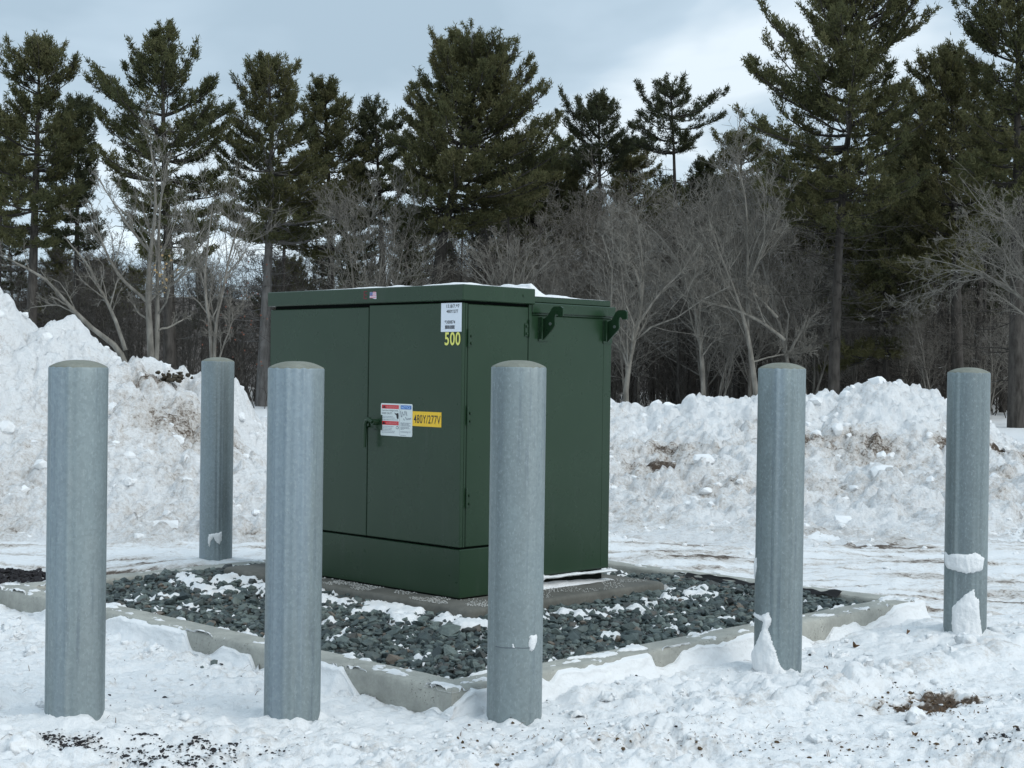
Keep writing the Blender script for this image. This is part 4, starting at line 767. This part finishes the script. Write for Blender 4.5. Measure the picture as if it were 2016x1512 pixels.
def kids(P, Rd, m, ratio, ang, up, smin, K=5, rr=.55, wig=.06, rmin=.003, taper=.35, lmax=9):
    N, Kp, _ = P.shape; Lp = np.linalg.norm(np.diff(P, axis=1), axis=-1).sum(1); idx = np.repeat(np.arange(N), m)
    s = rng.uniform(smin, 1, N * m); f = s * (Kp - 1); i = np.minimum(f.astype(int), Kp - 2); t = (f - i)[:, None]
    p0 = P[idx, i] * (1 - t) + P[idx, i + 1] * t; tan = unit(P[idx, i + 1] - P[idx, i]); r0 = (Rd[idx, i] * (1 - t[:, 0]) + Rd[idx, i + 1] * t[:, 0]) * rr
    pr = unit(np.cross(tan, rng.normal(size=tan.shape))); th = np.radians(rng.normal(ang, ang * .25, len(s)))[:, None]
    d = unit(np.cos(th) * tan + np.sin(th) * pr + A(0, 0, up)); ln = np.minimum(ratio * Lp[idx] * (1 - .62 * s) * rng.uniform(.6, 1.25, len(s)), lmax)
    u = np.linspace(0, 1, K)[None, :, None]; L = ln[:, None, None]
    Q = p0[:, None] + d[:, None] * L * u + A(0, 0, 1) * (up * .5 * L * u * u) + np.cumsum(rng.normal(size=(len(s), K, 3)), 1) * wig * L * u
    r = np.maximum(r0, rmin)[:, None] * (1 - (1 - taper) * np.linspace(0, 1, K)[None]); r = np.maximum(r, rmin * .6); return Q, r
def bare_mesh(stems, radii, levels, K0_=14, twig=.006, up=.25, spread=38):
    """stems: list of polylines (metres). Returns trunk block and twig block."""
    P = np.stack([resample(s, K0_) for s in stems]); P[:, 1:] += np.cumsum(rng.normal(size=P[:, 1:].shape), 1) * .008
    Rd = np.stack([np.linspace(a, b, K0_) for a, b in radii]); T = tubes(P, Rd, 7); tw = []; par = (P, Rd)
    for li, (m, ratio, smin) in enumerate(levels):
        Q = kids(*par, m, ratio, spread * (1 + .12 * li), up * (1 - .15 * li), smin, K=5 if li < 2 else 3 if li < 3 else 2, rr=.5, rmin=twig, wig=.085); tw.append(tubes(*Q, 4 if li == 0 else 3)); par = Q
    return T, join(tw)
def bare_tree(stems, radii, levels, label, D, mat=BARK_L, tmat=None, group='bare leafless trees', **kw):
    base = stems[0][0]; st_ = [[A(*p) - A(*base) for p in s] for s in stems]; T, W = bare_mesh(st_, radii, levels, **kw)
    e = bpy.data.objects.new('bare_tree', None); COL.objects.link(e); e.location = tuple(base); tag(e, label, 'tree', group)
    link('trunk', mesh_np('trunk', *T, mat), e); link('branches', mesh_np('branches', *W, tmat or mat), e, kind='stuff'); return e
def pxs(D, *pl, jit=.5):                              # polylines given on the photograph, set at depth D with a wander in depth
    out = []
    for p in pl:
        dd = rng.uniform(-jit, jit); n = len(p); out.append([at(x, y, D + dd * (i / max(1, n - 1))) for i, (x, y) in enumerate(p)])
    return out
def pine(trunk, prof, D, label, tr=.2, mat=NEED, bark=BARK_D, dens=1., up=(4, 50), dead=(.15, 14), tone=(.2, .9), group='tall white pines', blades=8, sp=.50, bscale=1., name='pine_tree', needle=1.0, snow=9):
    tp = np.array([at(x, y, D) for x, y in trunk]); g = tp[0].copy(); g[2] = -.1; tp = np.vstack([g, tp]) if tp[0][2] > .1 else tp; base = tp[0].copy(); base[2] = 0
    T = resample(tp - base, 16); Rt = np.linspace(tr, .03, 16) * (1 - .1 * np.linspace(0, 1, 16)); tz = T[:, 2]; trunkb = tubes(T[None], Rt[None], 8)
    pz = A(*[at(p[1], p[0], D)[2] for p in prof]); o = np.argsort(pz); pz = pz[o]; xl = A(*[at(p[1], p[0], D)[0] for p in prof])[o] - base[0]; xr = A(*[at(p[2], p[0], D)[0] for p in prof])[o] - base[0]
    z0, z1 = pz[0], pz[-1]; zs = []; z = z0 - .2
    while z < z1 - .35: zs.append(z); z += sp * rng.uniform(.75, 1.25) * (1 - .35 * (z - z0) / (z1 - z0))
    zz = np.repeat(zs, 7); N = len(zz); az = (np.tile(np.arange(7) / 7 * 6.283, len(zs)) + np.repeat(rng.uniform(0, 6.283, len(zs)), 7) + rng.normal(0, .28, N)); keep = rng.random(N) < .9; zz = zz[keep]; az = az[keep]; N = len(zz); zz = zz + rng.uniform(-.07, .07, N)
    tx = np.interp(zz, tz, T[:, 0]); ty = np.interp(zz, tz, T[:, 1]); u = (zz - z0) / (z1 - z0)
    an = np.radians(up[0] + (up[1] - up[0]) * np.clip(u, 0, 1) ** 1.6 + rng.normal(0, 5, N)); R0 = np.full(N, 1.)
    for _ in range(3):
        zt = np.minimum(zz + R0 * np.tan(an) + .05, z1 - .02); l = np.maximum(tx - np.interp(zt, pz, xl), .25); r = np.maximum(np.interp(zt, pz, xr) - tx, .25); c = np.cos(az); w = .5 + .5 * c
        R0 = l * (1 - w) + r * w; R0 = np.where(np.abs(c) < .5, np.minimum(R0, 3.2), R0)
    R0 = R0 * np.where(rng.random(N) < .3, rng.uniform(.5, .9, N), rng.uniform(.9, 1.1, N)) * bscale * (1 + .16 * np.clip(1 - u * 1.3, 0, 1))
    an = np.where(zz + R0 * np.tan(an) > z1 + .2, np.arctan((z1 + .2 - zz) / R0), an)
    K = 7; s = np.linspace(0, 1, K)[None]; hd = np.stack([np.cos(az), np.sin(az)], -1)
    sagv = -.07 * R0[:, None] * np.sin(s * math.pi) + (.03 + .13 * np.clip(u, 0, 1))[:, None] * R0[:, None] * s ** 3
    B = np.stack([tx[:, None] + hd[:, :1] * R0[:, None] * s, ty[:, None] + hd[:, 1:] * R0[:, None] * s, zz[:, None] + np.tan(an)[:, None] * R0[:, None] * s + sagv], -1); B = B + np.cumsum(rng.normal(size=B.shape), 1) * .02 * R0[:, None, None] * s[..., None]
    BR_ = (.014 + .013 * R0)[:, None] * (1.05 - .8 * s); limbs = [tubes(B, BR_, 4)]
    # twigs lie roughly in the plane of the limb
    mi = np.clip(np.round(R0 * 9.5 * dens), 7, 34).astype(int); idx = np.repeat(np.arange(N), mi); ss = rng.uniform(.22, 1.06, len(idx)); ss = np.minimum(ss, .995); f = ss * (K - 1); i = np.minimum(f.astype(int), K - 2); t = (f - i)[:, None]
    p0 = B[idx, i] * (1 - t) + B[idx, i + 1] * t; tan = unit(B[idx, i + 1] - B[idx, i]); sd = np.where(rng.random(len(idx)) < .5, 1, -1); perp = unit(np.stack([-tan[:, 1], tan[:, 0], 0 * tan[:, 0]], -1)) * sd[:, None]
    th = np.radians(rng.uniform(25, 62, len(idx)))[:, None]; th = np.where(ss[:, None] > .93, th * .3, th); d = unit(np.cos(th) * tan + np.sin(th) * perp + A(0, 0, 1) * (rng.uniform(.0, .30, (len(idx), 1)) + (.15 + .5 * u[idx, None]) * ss[:, None] ** 3))
    ln = (.36 + .42 * R0[idx] * np.clip(1.0 - ss, 0, 1) ** .8) * rng.uniform(.6, 1.2, len(idx)); ln = np.clip(ln, .28, 1.15); kk = ln > 0
    q = np.linspace(0, 1, 2)[None, :, None]; TW = p0[:, None] + d[:, None] * ln[:, None, None] * q + A(0, 0, 1) * .10 * ln[:, None, None] * q ** 2; limbs.append(tubes(TW, np.full(TW.shape[:2], .007), 3))
    nt = 7; a = rng.uniform(.25, 1.0, (len(idx), nt)); a[:, -1] = 1.0; tp_ = p0[:, None] + d[:, None] * (ln[:, None] * a)[..., None] + A(0, 0, 1) * (.10 * ln[:, None] * a ** 2)[..., None]
    k = rng.random(a.shape) < np.clip(ln[:, None] / .5, .35, 1); tp_ = tp_[k]; td = np.repeat(d[:, None], nt, 1)[k]; bi = np.repeat(idx[:, None], nt, 1)[k]
    td = unit(td * .75 + A(0, 0, .55) + rng.normal(size=td.shape) * .25); M = len(tp_)
    c = np.repeat(tp_, blades, 0) + rng.normal(size=(M * blades, 3)) * .045; bd = unit(np.repeat(td, blades, 0) + rng.normal(size=(M * blades, 3)) * .75); bl = rng.uniform(.08, .17, (M * blades, 1)) * needle
    wv = unit(np.cross(bd, rng.normal(size=bd.shape))) * rng.uniform(.014, .024, (M * blades, 1)) * needle; V = np.stack([c - wv, c + wv, c + bd * bl], 1).reshape(-1, 3)
    tn = rng.uniform(*tone, N); tn = .22 + .5 * tn + .33 * (tone[0] + (tone[1] - tone[0]) * (.5 + .7 * noise(B[:, -1, 0] * .5, B[:, -1, 2] * .7, 5))); ta = np.repeat(np.clip(tn[bi] + rng.normal(0, .09, M), 0, 1), blades * 3)
    # dead lower limbs
    nd = dead[1]
    if nd:
        zd = rng.uniform(dead[0] * z0, z0 + .3, nd); ad = rng.uniform(0, 6.283, nd); rd = rng.uniform(.7, 2.4, nd); s5 = np.linspace(0, 1, 5)[None]
        DB = np.stack([np.interp(zd, tz, T[:, 0])[:, None] + np.cos(ad)[:, None] * rd[:, None] * s5, np.interp(zd, tz, T[:, 1])[:, None] + np.sin(ad)[:, None] * rd[:, None] * s5, zd[:, None] + .12 * rd[:, None] * s5 * rng.uniform(-1, 1.4, (nd, 1)) - .1 * np.sin(s5 * 3)], -1); DB += np.cumsum(rng.normal(size=DB.shape), 1) * .03
        DR = np.full(DB.shape[:2], .016) * (1.2 - .8 * s5); Q = kids(DB, DR, 8, .5, 45, .05, .2, 3, .5, .05, .006); limbs += [tubes(DB, DR, 3), tubes(*Q, 3)]
    e = bpy.data.objects.new(name, None); COL.objects.link(e); e.location = tuple(base); tag(e, label, 'tree', group)
    tk = link('trunk', mesh_np('trunk', *trunkb, bark), e); link('limbs', mesh_np('limbs', *join(limbs), bark), tk, kind='stuff')
    link('crown', mesh_np('crown', V, np.arange(len(V)).reshape(-1, 3), mat, False, dict(tone=ta)), e, kind='stuff')
    if snow:
        lo = np.where((zz < z0 + .5 * (z1 - z0)) & (R0 > 1))[0]; k = rng.choice(lo, snow); j = rng.integers(2, 6, snow); V, f = rocks(np.repeat(B[k, j] + A(0, 0, .03), 4, 0) + rng.normal(size=(snow * 4, 3)) * A(.10, .10, .015), rng.uniform(.02, .055, snow * 4), (.3, .6), 1, .15)
        link('bough_snow', mesh_np('bough_snow', V, f, MSC), e, kind='stuff')
    return e
PINES = []
PINES.append(pine([(60, 700), (68, 430), (75, 230), (78, 90)], [(72, 62, 92), (95, 22, 122), (130, -5, 148), (160, -6, 128), (190, 48, 100), (212, -20, 112), (240, -60, 150), (290, -70, 150), (340, -70, 125), (390, -60, 150), (440, -40, 95), (470, 0, 90)], 50, 'pine at the left edge with a cup shaped top above a dark wide crown', tr=.24))
PINES.append(pine([(150, 700), (152, 400), (155, 215)], [(198, 148, 160), (215, 128, 180), (250, 110, 186), (290, 105, 184), (330, 105, 178), (400, 100, 180), (470, 100, 190)], 56, 'shorter dark pine just right of the leftmost one', tr=.17, mat=NEED_D))
PINES.append(pine([(335, 720), (332, 500), (323, 300), (318, 80)], [(62, 312, 328), (80, 284, 342), (98, 262, 382), (125, 255, 402), (150, 228, 396), (180, 187, 400), (205, 192, 446), (240, 200, 452), (275, 205, 446), (310, 200, 450), (350, 215, 430), (400, 240, 425), (450, 255, 410), (500, 280, 400)], 50, 'tall tiered pine with sparse layered lower limbs behind the forked bare tree', tr=.25, sp=.62, dens=.95, tone=(.1, .7)))
PINES.append(pine([(516, 785), (524, 600), (533, 400), (535, 250), (528, 125)], [(110, 516, 532), (130, 495, 576), (160, 480, 588), (200, 468, 585), (240, 458, 592), (280, 446, 604), (330, 440, 640), (380, 445, 655), (420, 450, 660), (460, 465, 650)], 54, 'pine with a pale bare lower trunk left of the cabinet', tr=.25, bark=BARK_G, dead=(.35, 46)))
PINES.append(pine([(655, 700), (650, 450), (645, 300), (640, 180)], [(165, 622, 652), (190, 600, 677), (230, 598, 692), (270, 598, 708), (310, 608, 718), (350, 600, 722), (400, 575, 722), (440, 560, 715), (475, 540, 700)], 57, 'rounded pine leaning on the pale trunked one above the left cabinet door', tr=.2, tone=(.2, 1)))
PINES.append(pine([(756, 700), (752, 480), (745, 350), (738, 205)], [(188, 734, 742), (215, 718, 772), (245, 712, 786), (280, 710, 798), (330, 710, 800), (370, 713, 800), (400, 718, 792), (432, 720, 792)], 58, 'slim pointed pine left of the biggest central pine', tr=.19, mat=NEED_D, tone=(.3, 1)))
PINES.append(pine([(856, 700), (862, 500), (905, 330), (932, 105)], [(82, 890, 925), (98, 868, 988), (110, 845, 1010), (150, 838, 1040), (180, 838, 1062), (210, 800, 1070), (250, 803, 1080), (285, 785, 1088), (315, 783, 1102), (345, 785, 1098), (380, 780, 1070), (410, 785, 1030), (438, 780, 950)], 52, 'biggest broad pine rising behind the cabinet', tr=.3, dens=1.15, tone=(.2, 1), sp=.36, up=(0, 55)))
PINES.append(pine([(1182, 600), (1180, 300), (1178, 200)], [(186, 1165, 1190), (205, 1128, 1216), (230, 1098, 1226), (260, 1102, 1238), (300, 1105, 1245), (340, 1120, 1245)], 64, 'dark flat topped pine above the grey thicket', tr=.2, mat=NEED_D, tone=(.3, 1), up=(30, 60)))
PINES.append(pine([(1332, 600), (1328, 330), (1325, 250), (1320, 178)], [(160, 1292, 1344), (185, 1262, 1346), (205, 1244, 1398), (216, 1240, 1426), (238, 1245, 1400), (262, 1242, 1375), (290, 1250, 1350)], 62, 'open fan shaped pine standing above the grey thicket', tr=.18, mat=NEED_D, tone=(.2, .9), up=(12, 48), dens=.8))
PINES.append(pine([(1462, 600), (1458, 270)], [(255, 1440, 1472), (280, 1408, 1492), (320, 1408, 1512), (360, 1420, 1520), (410, 1430, 1530)], 60, 'small green pine top left of the giant right hand pine', tr=.16, tone=(.5, 1)))
PINES.append(pine([(1640, 790), (1650, 500), (1662, 330), (1682, 170), (1697, -50)], [(-70, 1668, 1725), (-20, 1600, 1815), (20, 1585, 1862), (45, 1610, 1850), (62, 1600, 1800), (82, 1475, 1760), (110, 1482, 1725), (150, 1500, 1775), (190, 1500, 1792), (230, 1462, 1785), (260, 1458, 1800), (300, 1500, 1802), (340, 1500, 1795), (380, 1520, 1765), (430, 1560, 1725)], 44, 'giant pine whose top leaves the picture, right of centre', tr=.19, dens=.85, tone=(.2, .95), sp=.40, dead=(.4, 40)))
PINES.append(pine([(2000, 820), (2002, 400), (2006, -60)], [(-80, 1970, 2050), (-20, 1905, 2090), (60, 1896, 2095), (100, 1905, 2100), (160, 1930, 2100), (250, 1905, 2110), (330, 1890, 2110), (420, 1920, 2110)], 42, 'tall pine cut by the right edge of the picture', tr=.25, tone=(.2, .9)))
PINES.append(pine([(1885, 790), (1882, 500), (1872, 120)], [(96, 1862, 1880), (112, 1830, 1902), (150, 1802, 1950), (200, 1790, 1965), (240, 1762, 1972), (300, 1760, 1975), (360, 1760, 1965), (420, 1772, 1925), (470, 1790, 1890), (520, 1752, 1892)], 48, 'bright green bushy pine between the two right hand giants', tr=.24, tone=(.45, 1), dens=1.1, sp=.38))
PINES.append(pine([(1745, 790), (1745, 430)], [(410, 1725, 1775), (470, 1690, 1850), (520, 1690, 1860), (560, 1662, 1850), (620, 1670, 1800), (680, 1645, 1765)], 50, 'low spreading pine with drooping limbs under the right hand giants', tr=.15, tone=(.2, 1), up=(-6, 30)))
def dup(root, x, y, s, rz, label, group, sz=None, mat=None):
    r = root.copy(); COL.objects.link(r); r.location = (x, y, 0); r.scale = (s, s, sz or s); r.rotation_euler = (0, 0, rz); r['label'] = label; r['group'] = group
    for ch in root.children:
        c = ch.copy(); COL.objects.link(c); c.parent = r
        if mat: c.material_slots[0].link = 'OBJECT'; c.material_slots[0].material = mat
        for g in ch.children: d = g.copy(); COL.objects.link(d); d.parent = c
    return r
# dark pines deeper in the woods: (pixel x, pixel y of the top, depth)
def tree_h(e): return max((v[2] for c in e.children for v in c.bound_box), default=10)
TH = [tree_h(p) for p in PINES]
deep = [(-60, 330, 72), (30, 420, 75), (110, 470, 70), (190, 500, 78), (262, 520, 72), (400, 520, 80), (640, 470, 80), (690, 520, 86), (590, 500, 76), (820, 430, 74), (880, 470, 70), (960, 400, 72), (1030, 380, 80), (1090, 330, 74), (1150, 360, 70), (1240, 300, 72), (1290, 330, 76), (1370, 330, 78), (1420, 340, 70), (1500, 330, 66), (1560, 380, 60), (1600, 430, 64), (1760, 300, 62), (1810, 330, 58), (1830, 450, 56), (1930, 420, 56), (1980, 380, 60), (2060, 300, 58), (1690, 420, 60), (560, 300, 64), (700, 310, 66), (800, 390, 62), (1060, 310, 66), (1110, 290, 68), (1250, 255, 68), (1390, 300, 64), (1440, 330, 60), (1530, 300, 55), (1590, 330, 56), (0, 250, 58), (1800, 230, 54), (1930, 250, 50), (-160, 200, 60), (2160, 120, 54), (2260, 200, 58), (-260, 230, 62), (1340, 420, 66), (1195, 420, 66)]
for i, (px, py, D) in enumerate(deep):
    j = (1, 5, 4, 6, 9)[i % 5]; p = at(px, py, D); s = p[2] / TH[j]; dup(PINES[j], p[0], D, s * 1.0, rng.uniform(0, 6.28), 'dark pine massed deep in the woods', 'dark pines deep in the woods', sz=s)
# --- bare trees that stand out
LV = [(13, .55, .22), (7, .6, .2), (5, .65, .15), (2, .65, .1)]
bare_tree(pxs(34, [(299, 745), (297, 640), (291, 590), (300, 500), (308, 440), (312, 380), (300, 290)], [(305, 745), (311, 640), (312, 560), (312, 480), (316, 400), (328, 320)], [(297, 600), (270, 575), (236, 545), (214, 505), (195, 460), (176, 410)], [(312, 570), (350, 555), (375, 520), (412, 468)], [(313, 650), (345, 640), (376, 620)], [(292, 632), (272, 610), (262, 582)], [(302, 500), (272, 470), (240, 430), (196, 350)]),
          [(.088, .014), (.070, .014), (.045, .010), (.040, .010), (.024, .01), (.026, .010), (.036, .008)], [(9, .42, .25), (6, .5, .2), (5, .55, .15), (3, .6, .1)], 'pale forked bare tree rising behind the left snow pile', 34, twig=.0045)
bare_tree(pxs(33, [(248, 720), (246, 688), (198, 656), (152, 620), (124, 578), (95, 548), (50, 522), (5, 500)], [(247, 690), (226, 620), (197, 562), (170, 515), (130, 470)], [(150, 618), (110, 600), (60, 606)]),
          [(.07, .014), (.05, .012), (.02, .008)], [(8, .4, .25), (6, .5, .2), (4, .55, .15)], 'bare tree leaning far left over the snow pile', 33, twig=.0045, up=.15)
bare_tree(pxs(40, [(418, 740), (416, 640), (405, 590), (402, 540), (410, 470), (420, 400)], [(420, 730), (428, 620), (441, 560), (452, 490), (474, 420)], [(428, 735), (440, 680), (458, 640), (460, 610)]), [(.06, .012), (.055, .012), (.03, .01)], LV[:3], 'thin twin stemmed bare tree above the farthest post', 40, mat=BARK_M, twig=.006)
bare_tree(pxs(50, [(742, 760), (738, 600), (752, 500), (762, 420)], [(692, 760), (696, 600), (690, 500), (676, 420)], [(772, 760), (772, 600), (782, 520), (800, 440)], [(722, 760), (722, 560), (712, 470)]), [(.07, .014), (.06, .014), (.06, .012), (.05, .01)], LV[:3] + [(3, .6, .1)], 'cluster of slender pale stems behind the flag sticker corner of the lid', 50, twig=.008)
bare_tree(pxs(44, *[[(1000 + k * 2, 640), (1000 + k * 9, 560), (1000 + k * 24, 470 + 2 * k * k)] for k in range(-4, 5)]), [(.035, .008)] * 9, [(9, .45, .2), (6, .5, .15), (4, .5, .1)], 'bush of straight twigs fanning out behind the near lid corner', 44, twig=.007, up=.1, spread=26)
bare_tree(pxs(41, [(1230, 830), (1234, 720), (1248, 670), (1261, 620), (1266, 560), (1262, 490), (1250, 420)], [(1236, 722), (1226, 690), (1204, 664), (1180, 640)], [(1258, 635), (1296, 580), (1345, 530), (1380, 480)], [(1262, 560), (1240, 510), (1190, 460)]), [(.085, .016), (.04, .012), (.04, .010), (.035, .010)], LV, 'curved pale tree immediately right of the cabinet', 41, twig=.0065)
bare_tree(pxs(43, [(1387, 830), (1383, 700), (1373, 620), (1362, 575), (1350, 540), (1318, 480), (1276, 440)], [(1362, 575), (1372, 500), (1400, 430), (1412, 360)], [(1383, 700), (1430, 640), (1465, 600)]), [(.08, .016), (.04, .010), (.02, .008)], LV, 'pale tree midway between the cabinet and the next post', 43, twig=.0065)
bare_tree(pxs(42, [(1494, 830), (1478, 700), (1466, 630), (1442, 565), (1420, 515), (1396, 440)], [(1472, 660), (1469, 560), (1472, 450), (1466, 380), (1448, 310)], [(1545, 670), (1500, 632), (1450, 607), (1378, 591)], [(1530, 625), (1500, 590), (1478, 572)], [(1484, 712), (1540, 698), (1610, 690)], [(1469, 560), (1510, 490), (1530, 420)]), [(.09, .016), (.055, .012), (.05, .03), (.045, .03), (.025, .01), (.035, .010)], LV, 'largest pale bare tree with a broken limb behind the post right of the cabinet', 42, twig=.0065)
bare_tree(pxs(32, [(2085, 900), (2075, 720), (2050, 620), (2010, 580), (1960, 545), (1905, 527), (1860, 532)], [(2052, 622), (2010, 540), (1962, 480), (1905, 452)], [(2060, 640), (2035, 520), (1990, 440), (1940, 420)], [(2075, 700), (2080, 560), (2050, 430)]), [(.10, .010), (.045, .008), (.045, .008), (.055, .010)], LV, 'bare tree reaching in from the right edge with crooked twigs', 32, twig=.0045, up=.1)
bare_tree(pxs(46, [(1560, 830), (1552, 700), (1530, 600), (1500, 500), (1490, 420)], [(1552, 700), (1590, 620), (1600, 540)]), [(.08, .015), (.05, .012)], LV, 'leaning grey tree left of the giant pine trunk', 46, mat=BARK_M, twig=.0065)
# --- generic thicket: prototypes, then copies
protos = []
def proto(i, h, n):
    stems = []; rad = []
    for k in range(n):
        a = rng.uniform(0, 6.28); l = rng.uniform(.05, .30); p = [A(0, 0, 0)]
        for q in range(1, 6): p.append(A(math.cos(a) * l * h * (q / 5) ** 1.3 + rng.normal() * .12, math.sin(a) * l * h * (q / 5) ** 1.3 + rng.normal() * .12, h * q / 5 * (1 - .2 * l)))
        stems.append(p); rad.append((rng.uniform(.04, .07), .010))
    return stems, rad
th = [(1130, 330, 58), (1210, 340, 60), (1265, 330, 56), (1400, 350, 52), (1480, 300, 50), (1540, 360, 52), (1000, 430, 60), (1080, 400, 56)]
names_ = ['grey bare tree filling the thicket left of the fan shaped pine', 'bushy bare tree under the flat topped dark pine', 'grey bare tree under the fan shaped pine', 'fine twigged bare tree in the middle of the thicket', 'tall fine twigged bare tree left of the giant pine', 'bare tree touching the left limbs of the giant pine', 'bare tree above the near lid corner', 'bare tree above the tank cover']
for i, (px, py, D) in enumerate(th):
    p = at(px, py, D); st_, rd = proto(i, p[2] * .86, 3 + i % 2); b = A(p[0], D, 0); e = bare_tree([[q + b for q in s] for s in st_], rd, [(12, .5, .12), (7, .58, .15), (5, .65, .1), (2, .65, .1)], names_[i], D, mat=BARK_M, twig=.0075, up=.18, spread=44); protos.append((e, p[2]))
mid = [(1050, 450, 50), (1170, 400, 54), (1300, 380, 62), (1350, 400, 58), (1440, 370, 56), (1600, 480, 50), (1690, 520, 52), (1780, 520, 50), (1840, 560, 48), (1950, 520, 50), (2040, 480, 44), (900, 500, 60), (830, 520, 62), (660, 560, 64), (600, 570, 66), (560, 560, 62), (480, 470, 64), (440, 520, 66), (380, 480, 60), (230, 500, 60), (150, 500, 60), (60, 520, 58), (-60, 480, 56), (1240, 460, 48), (1420, 480, 48), (1110, 480, 62), (960, 520, 64), (1520, 450, 58), (1900, 600, 54), (1660, 600, 56), (1730, 620, 60), (-160, 420, 60), (2150, 430, 56)]
for i, (px, py, D) in enumerate(mid):
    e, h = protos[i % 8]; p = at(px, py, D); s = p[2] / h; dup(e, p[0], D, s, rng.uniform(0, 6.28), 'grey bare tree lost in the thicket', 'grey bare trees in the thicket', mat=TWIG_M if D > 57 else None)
# deep woods: trunks and twigs one after another up to the rise
deepb = []
for i in range(110):
    D = rng.uniform(64, 120); px = rng.uniform(-250, 2300); top = rng.uniform(430, 600) if px < 820 else rng.uniform(330, 520)
    if 190 < px < 260 or 430 < px < 520: top += 110
    deepb.append((px, top, D))
for i, (px, py, D) in enumerate(deepb):
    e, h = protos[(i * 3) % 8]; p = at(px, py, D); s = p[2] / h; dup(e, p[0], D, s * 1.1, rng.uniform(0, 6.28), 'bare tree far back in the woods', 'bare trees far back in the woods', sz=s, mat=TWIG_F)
# straight dark trunks in the shade of the right hand woods
def trunk_proto():
    h = 11; T = tubes(resample([A(0, 0, -.2), A(.05, 0, 4), A(0, .05, 8), A(.1, 0, h)], 10)[None], np.linspace(.13, .04, 10)[None], 6)
    zd = rng.uniform(1.0, h, 40); ad = rng.uniform(0, 6.28, 40); rd = rng.uniform(.5, 1.9, 40); s5 = np.linspace(0, 1, 4)[None]
    DB = np.stack([np.cos(ad)[:, None] * rd[:, None] * s5, np.sin(ad)[:, None] * rd[:, None] * s5, zd[:, None] + rd[:, None] * s5 * rng.uniform(-.25, .5, (40, 1))], -1); DR = np.full(DB.shape[:2], .016) * (1.2 - .8 * s5); Q = kids(DB, DR, 7, .5, 45, .05, .2, 3, .5, .05, .008)
    e = bpy.data.objects.new('forest_tree', None); COL.objects.link(e); tag(e, 'straight dark trunk with dead twigs in the woods', 'tree', 'straight dark trunks in the woods')
    link('trunk', mesh_np('trunk', *T, BARK_D), e); link('branches', mesh_np('branches', *join([tubes(DB, DR, 3), tubes(*Q, 3)]), TWIG_F), e, kind='stuff'); return e
tp0 = [trunk_proto() for _ in range(3)]; k = 0
for i in range(210):
    D = rng.uniform(50, 105); px = rng.choice([rng.uniform(1190, 2250), rng.uniform(-250, 430), rng.uniform(780, 1210)], p=[.72, .18, .10]); p = at(px, 700, D); s = at(px, rng.uniform(380, 560) if px > 780 else rng.uniform(560, 640), D)[2] / 11
    if i < 3: tp0[i].location = (p[0], D, 0); tp0[i].scale = (s, s, s)
    else: dup(tp0[i % 3], p[0], D, s, rng.uniform(0, 6.28), 'straight dark trunk with dead twigs in the woods', 'straight dark trunks in the woods')
def brush():                                          # low tangle of twigs along the wood's edge
    N = 2600; px = rng.uniform(-200, 2250, N); D = rng.uniform(50, 80, N); x = (px - 1008) / F * D; h = rng.uniform(.5, 3.2, N); a = rng.uniform(0, 6.28, N); s = np.linspace(0, 1, 4)[None]
    l = rng.uniform(.1, .9, N); P = np.stack([x[:, None] + np.cos(a)[:, None] * (l * h)[:, None] * s ** 1.4, D[:, None] + np.sin(a)[:, None] * (l * h)[:, None] * s, h[:, None] * s], -1); P[:, 1:] += rng.normal(size=P[:, 1:].shape) * .07
    Rd = np.full(P.shape[:2], .016) * (1.2 - .8 * s); Q = kids(P, Rd, 4, .6, 42, .15, .2, 3, .6, .06, .008)
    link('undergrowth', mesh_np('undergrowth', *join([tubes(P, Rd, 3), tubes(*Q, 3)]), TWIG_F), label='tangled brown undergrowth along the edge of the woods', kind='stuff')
brush()
def last_leaves(px, py, D, n, col, label, sx=.12):    # tan leaves still hanging
    p = at(px, py, D); B = []; Fq = []
    for i in range(n):
        c = p + rng.normal(size=3) * A(sx, .1, sx * 2); u = unit(rng.normal(size=3)) * .035; v = unit(np.cross(u, rng.normal(size=3))) * .03; b = len(B); B += [c - u, c + v, c + u, c - v]; Fq.append((b, b + 1, b + 2, b + 3))
    link('dead_leaves', mesh_np('dead_leaves', np.array(B), np.array(Fq), m_plain('tan_leaf', col, .8), False), label=label, kind='stuff')
last_leaves(322, 535, 33.6, 34, (.38, .26, .12), 'tan leaves still hanging on the forked bare tree'); last_leaves(470, 640, 45, 60, (.14, .05, .03), 'reddish leaves on twigs left of the pale trunk', .6)
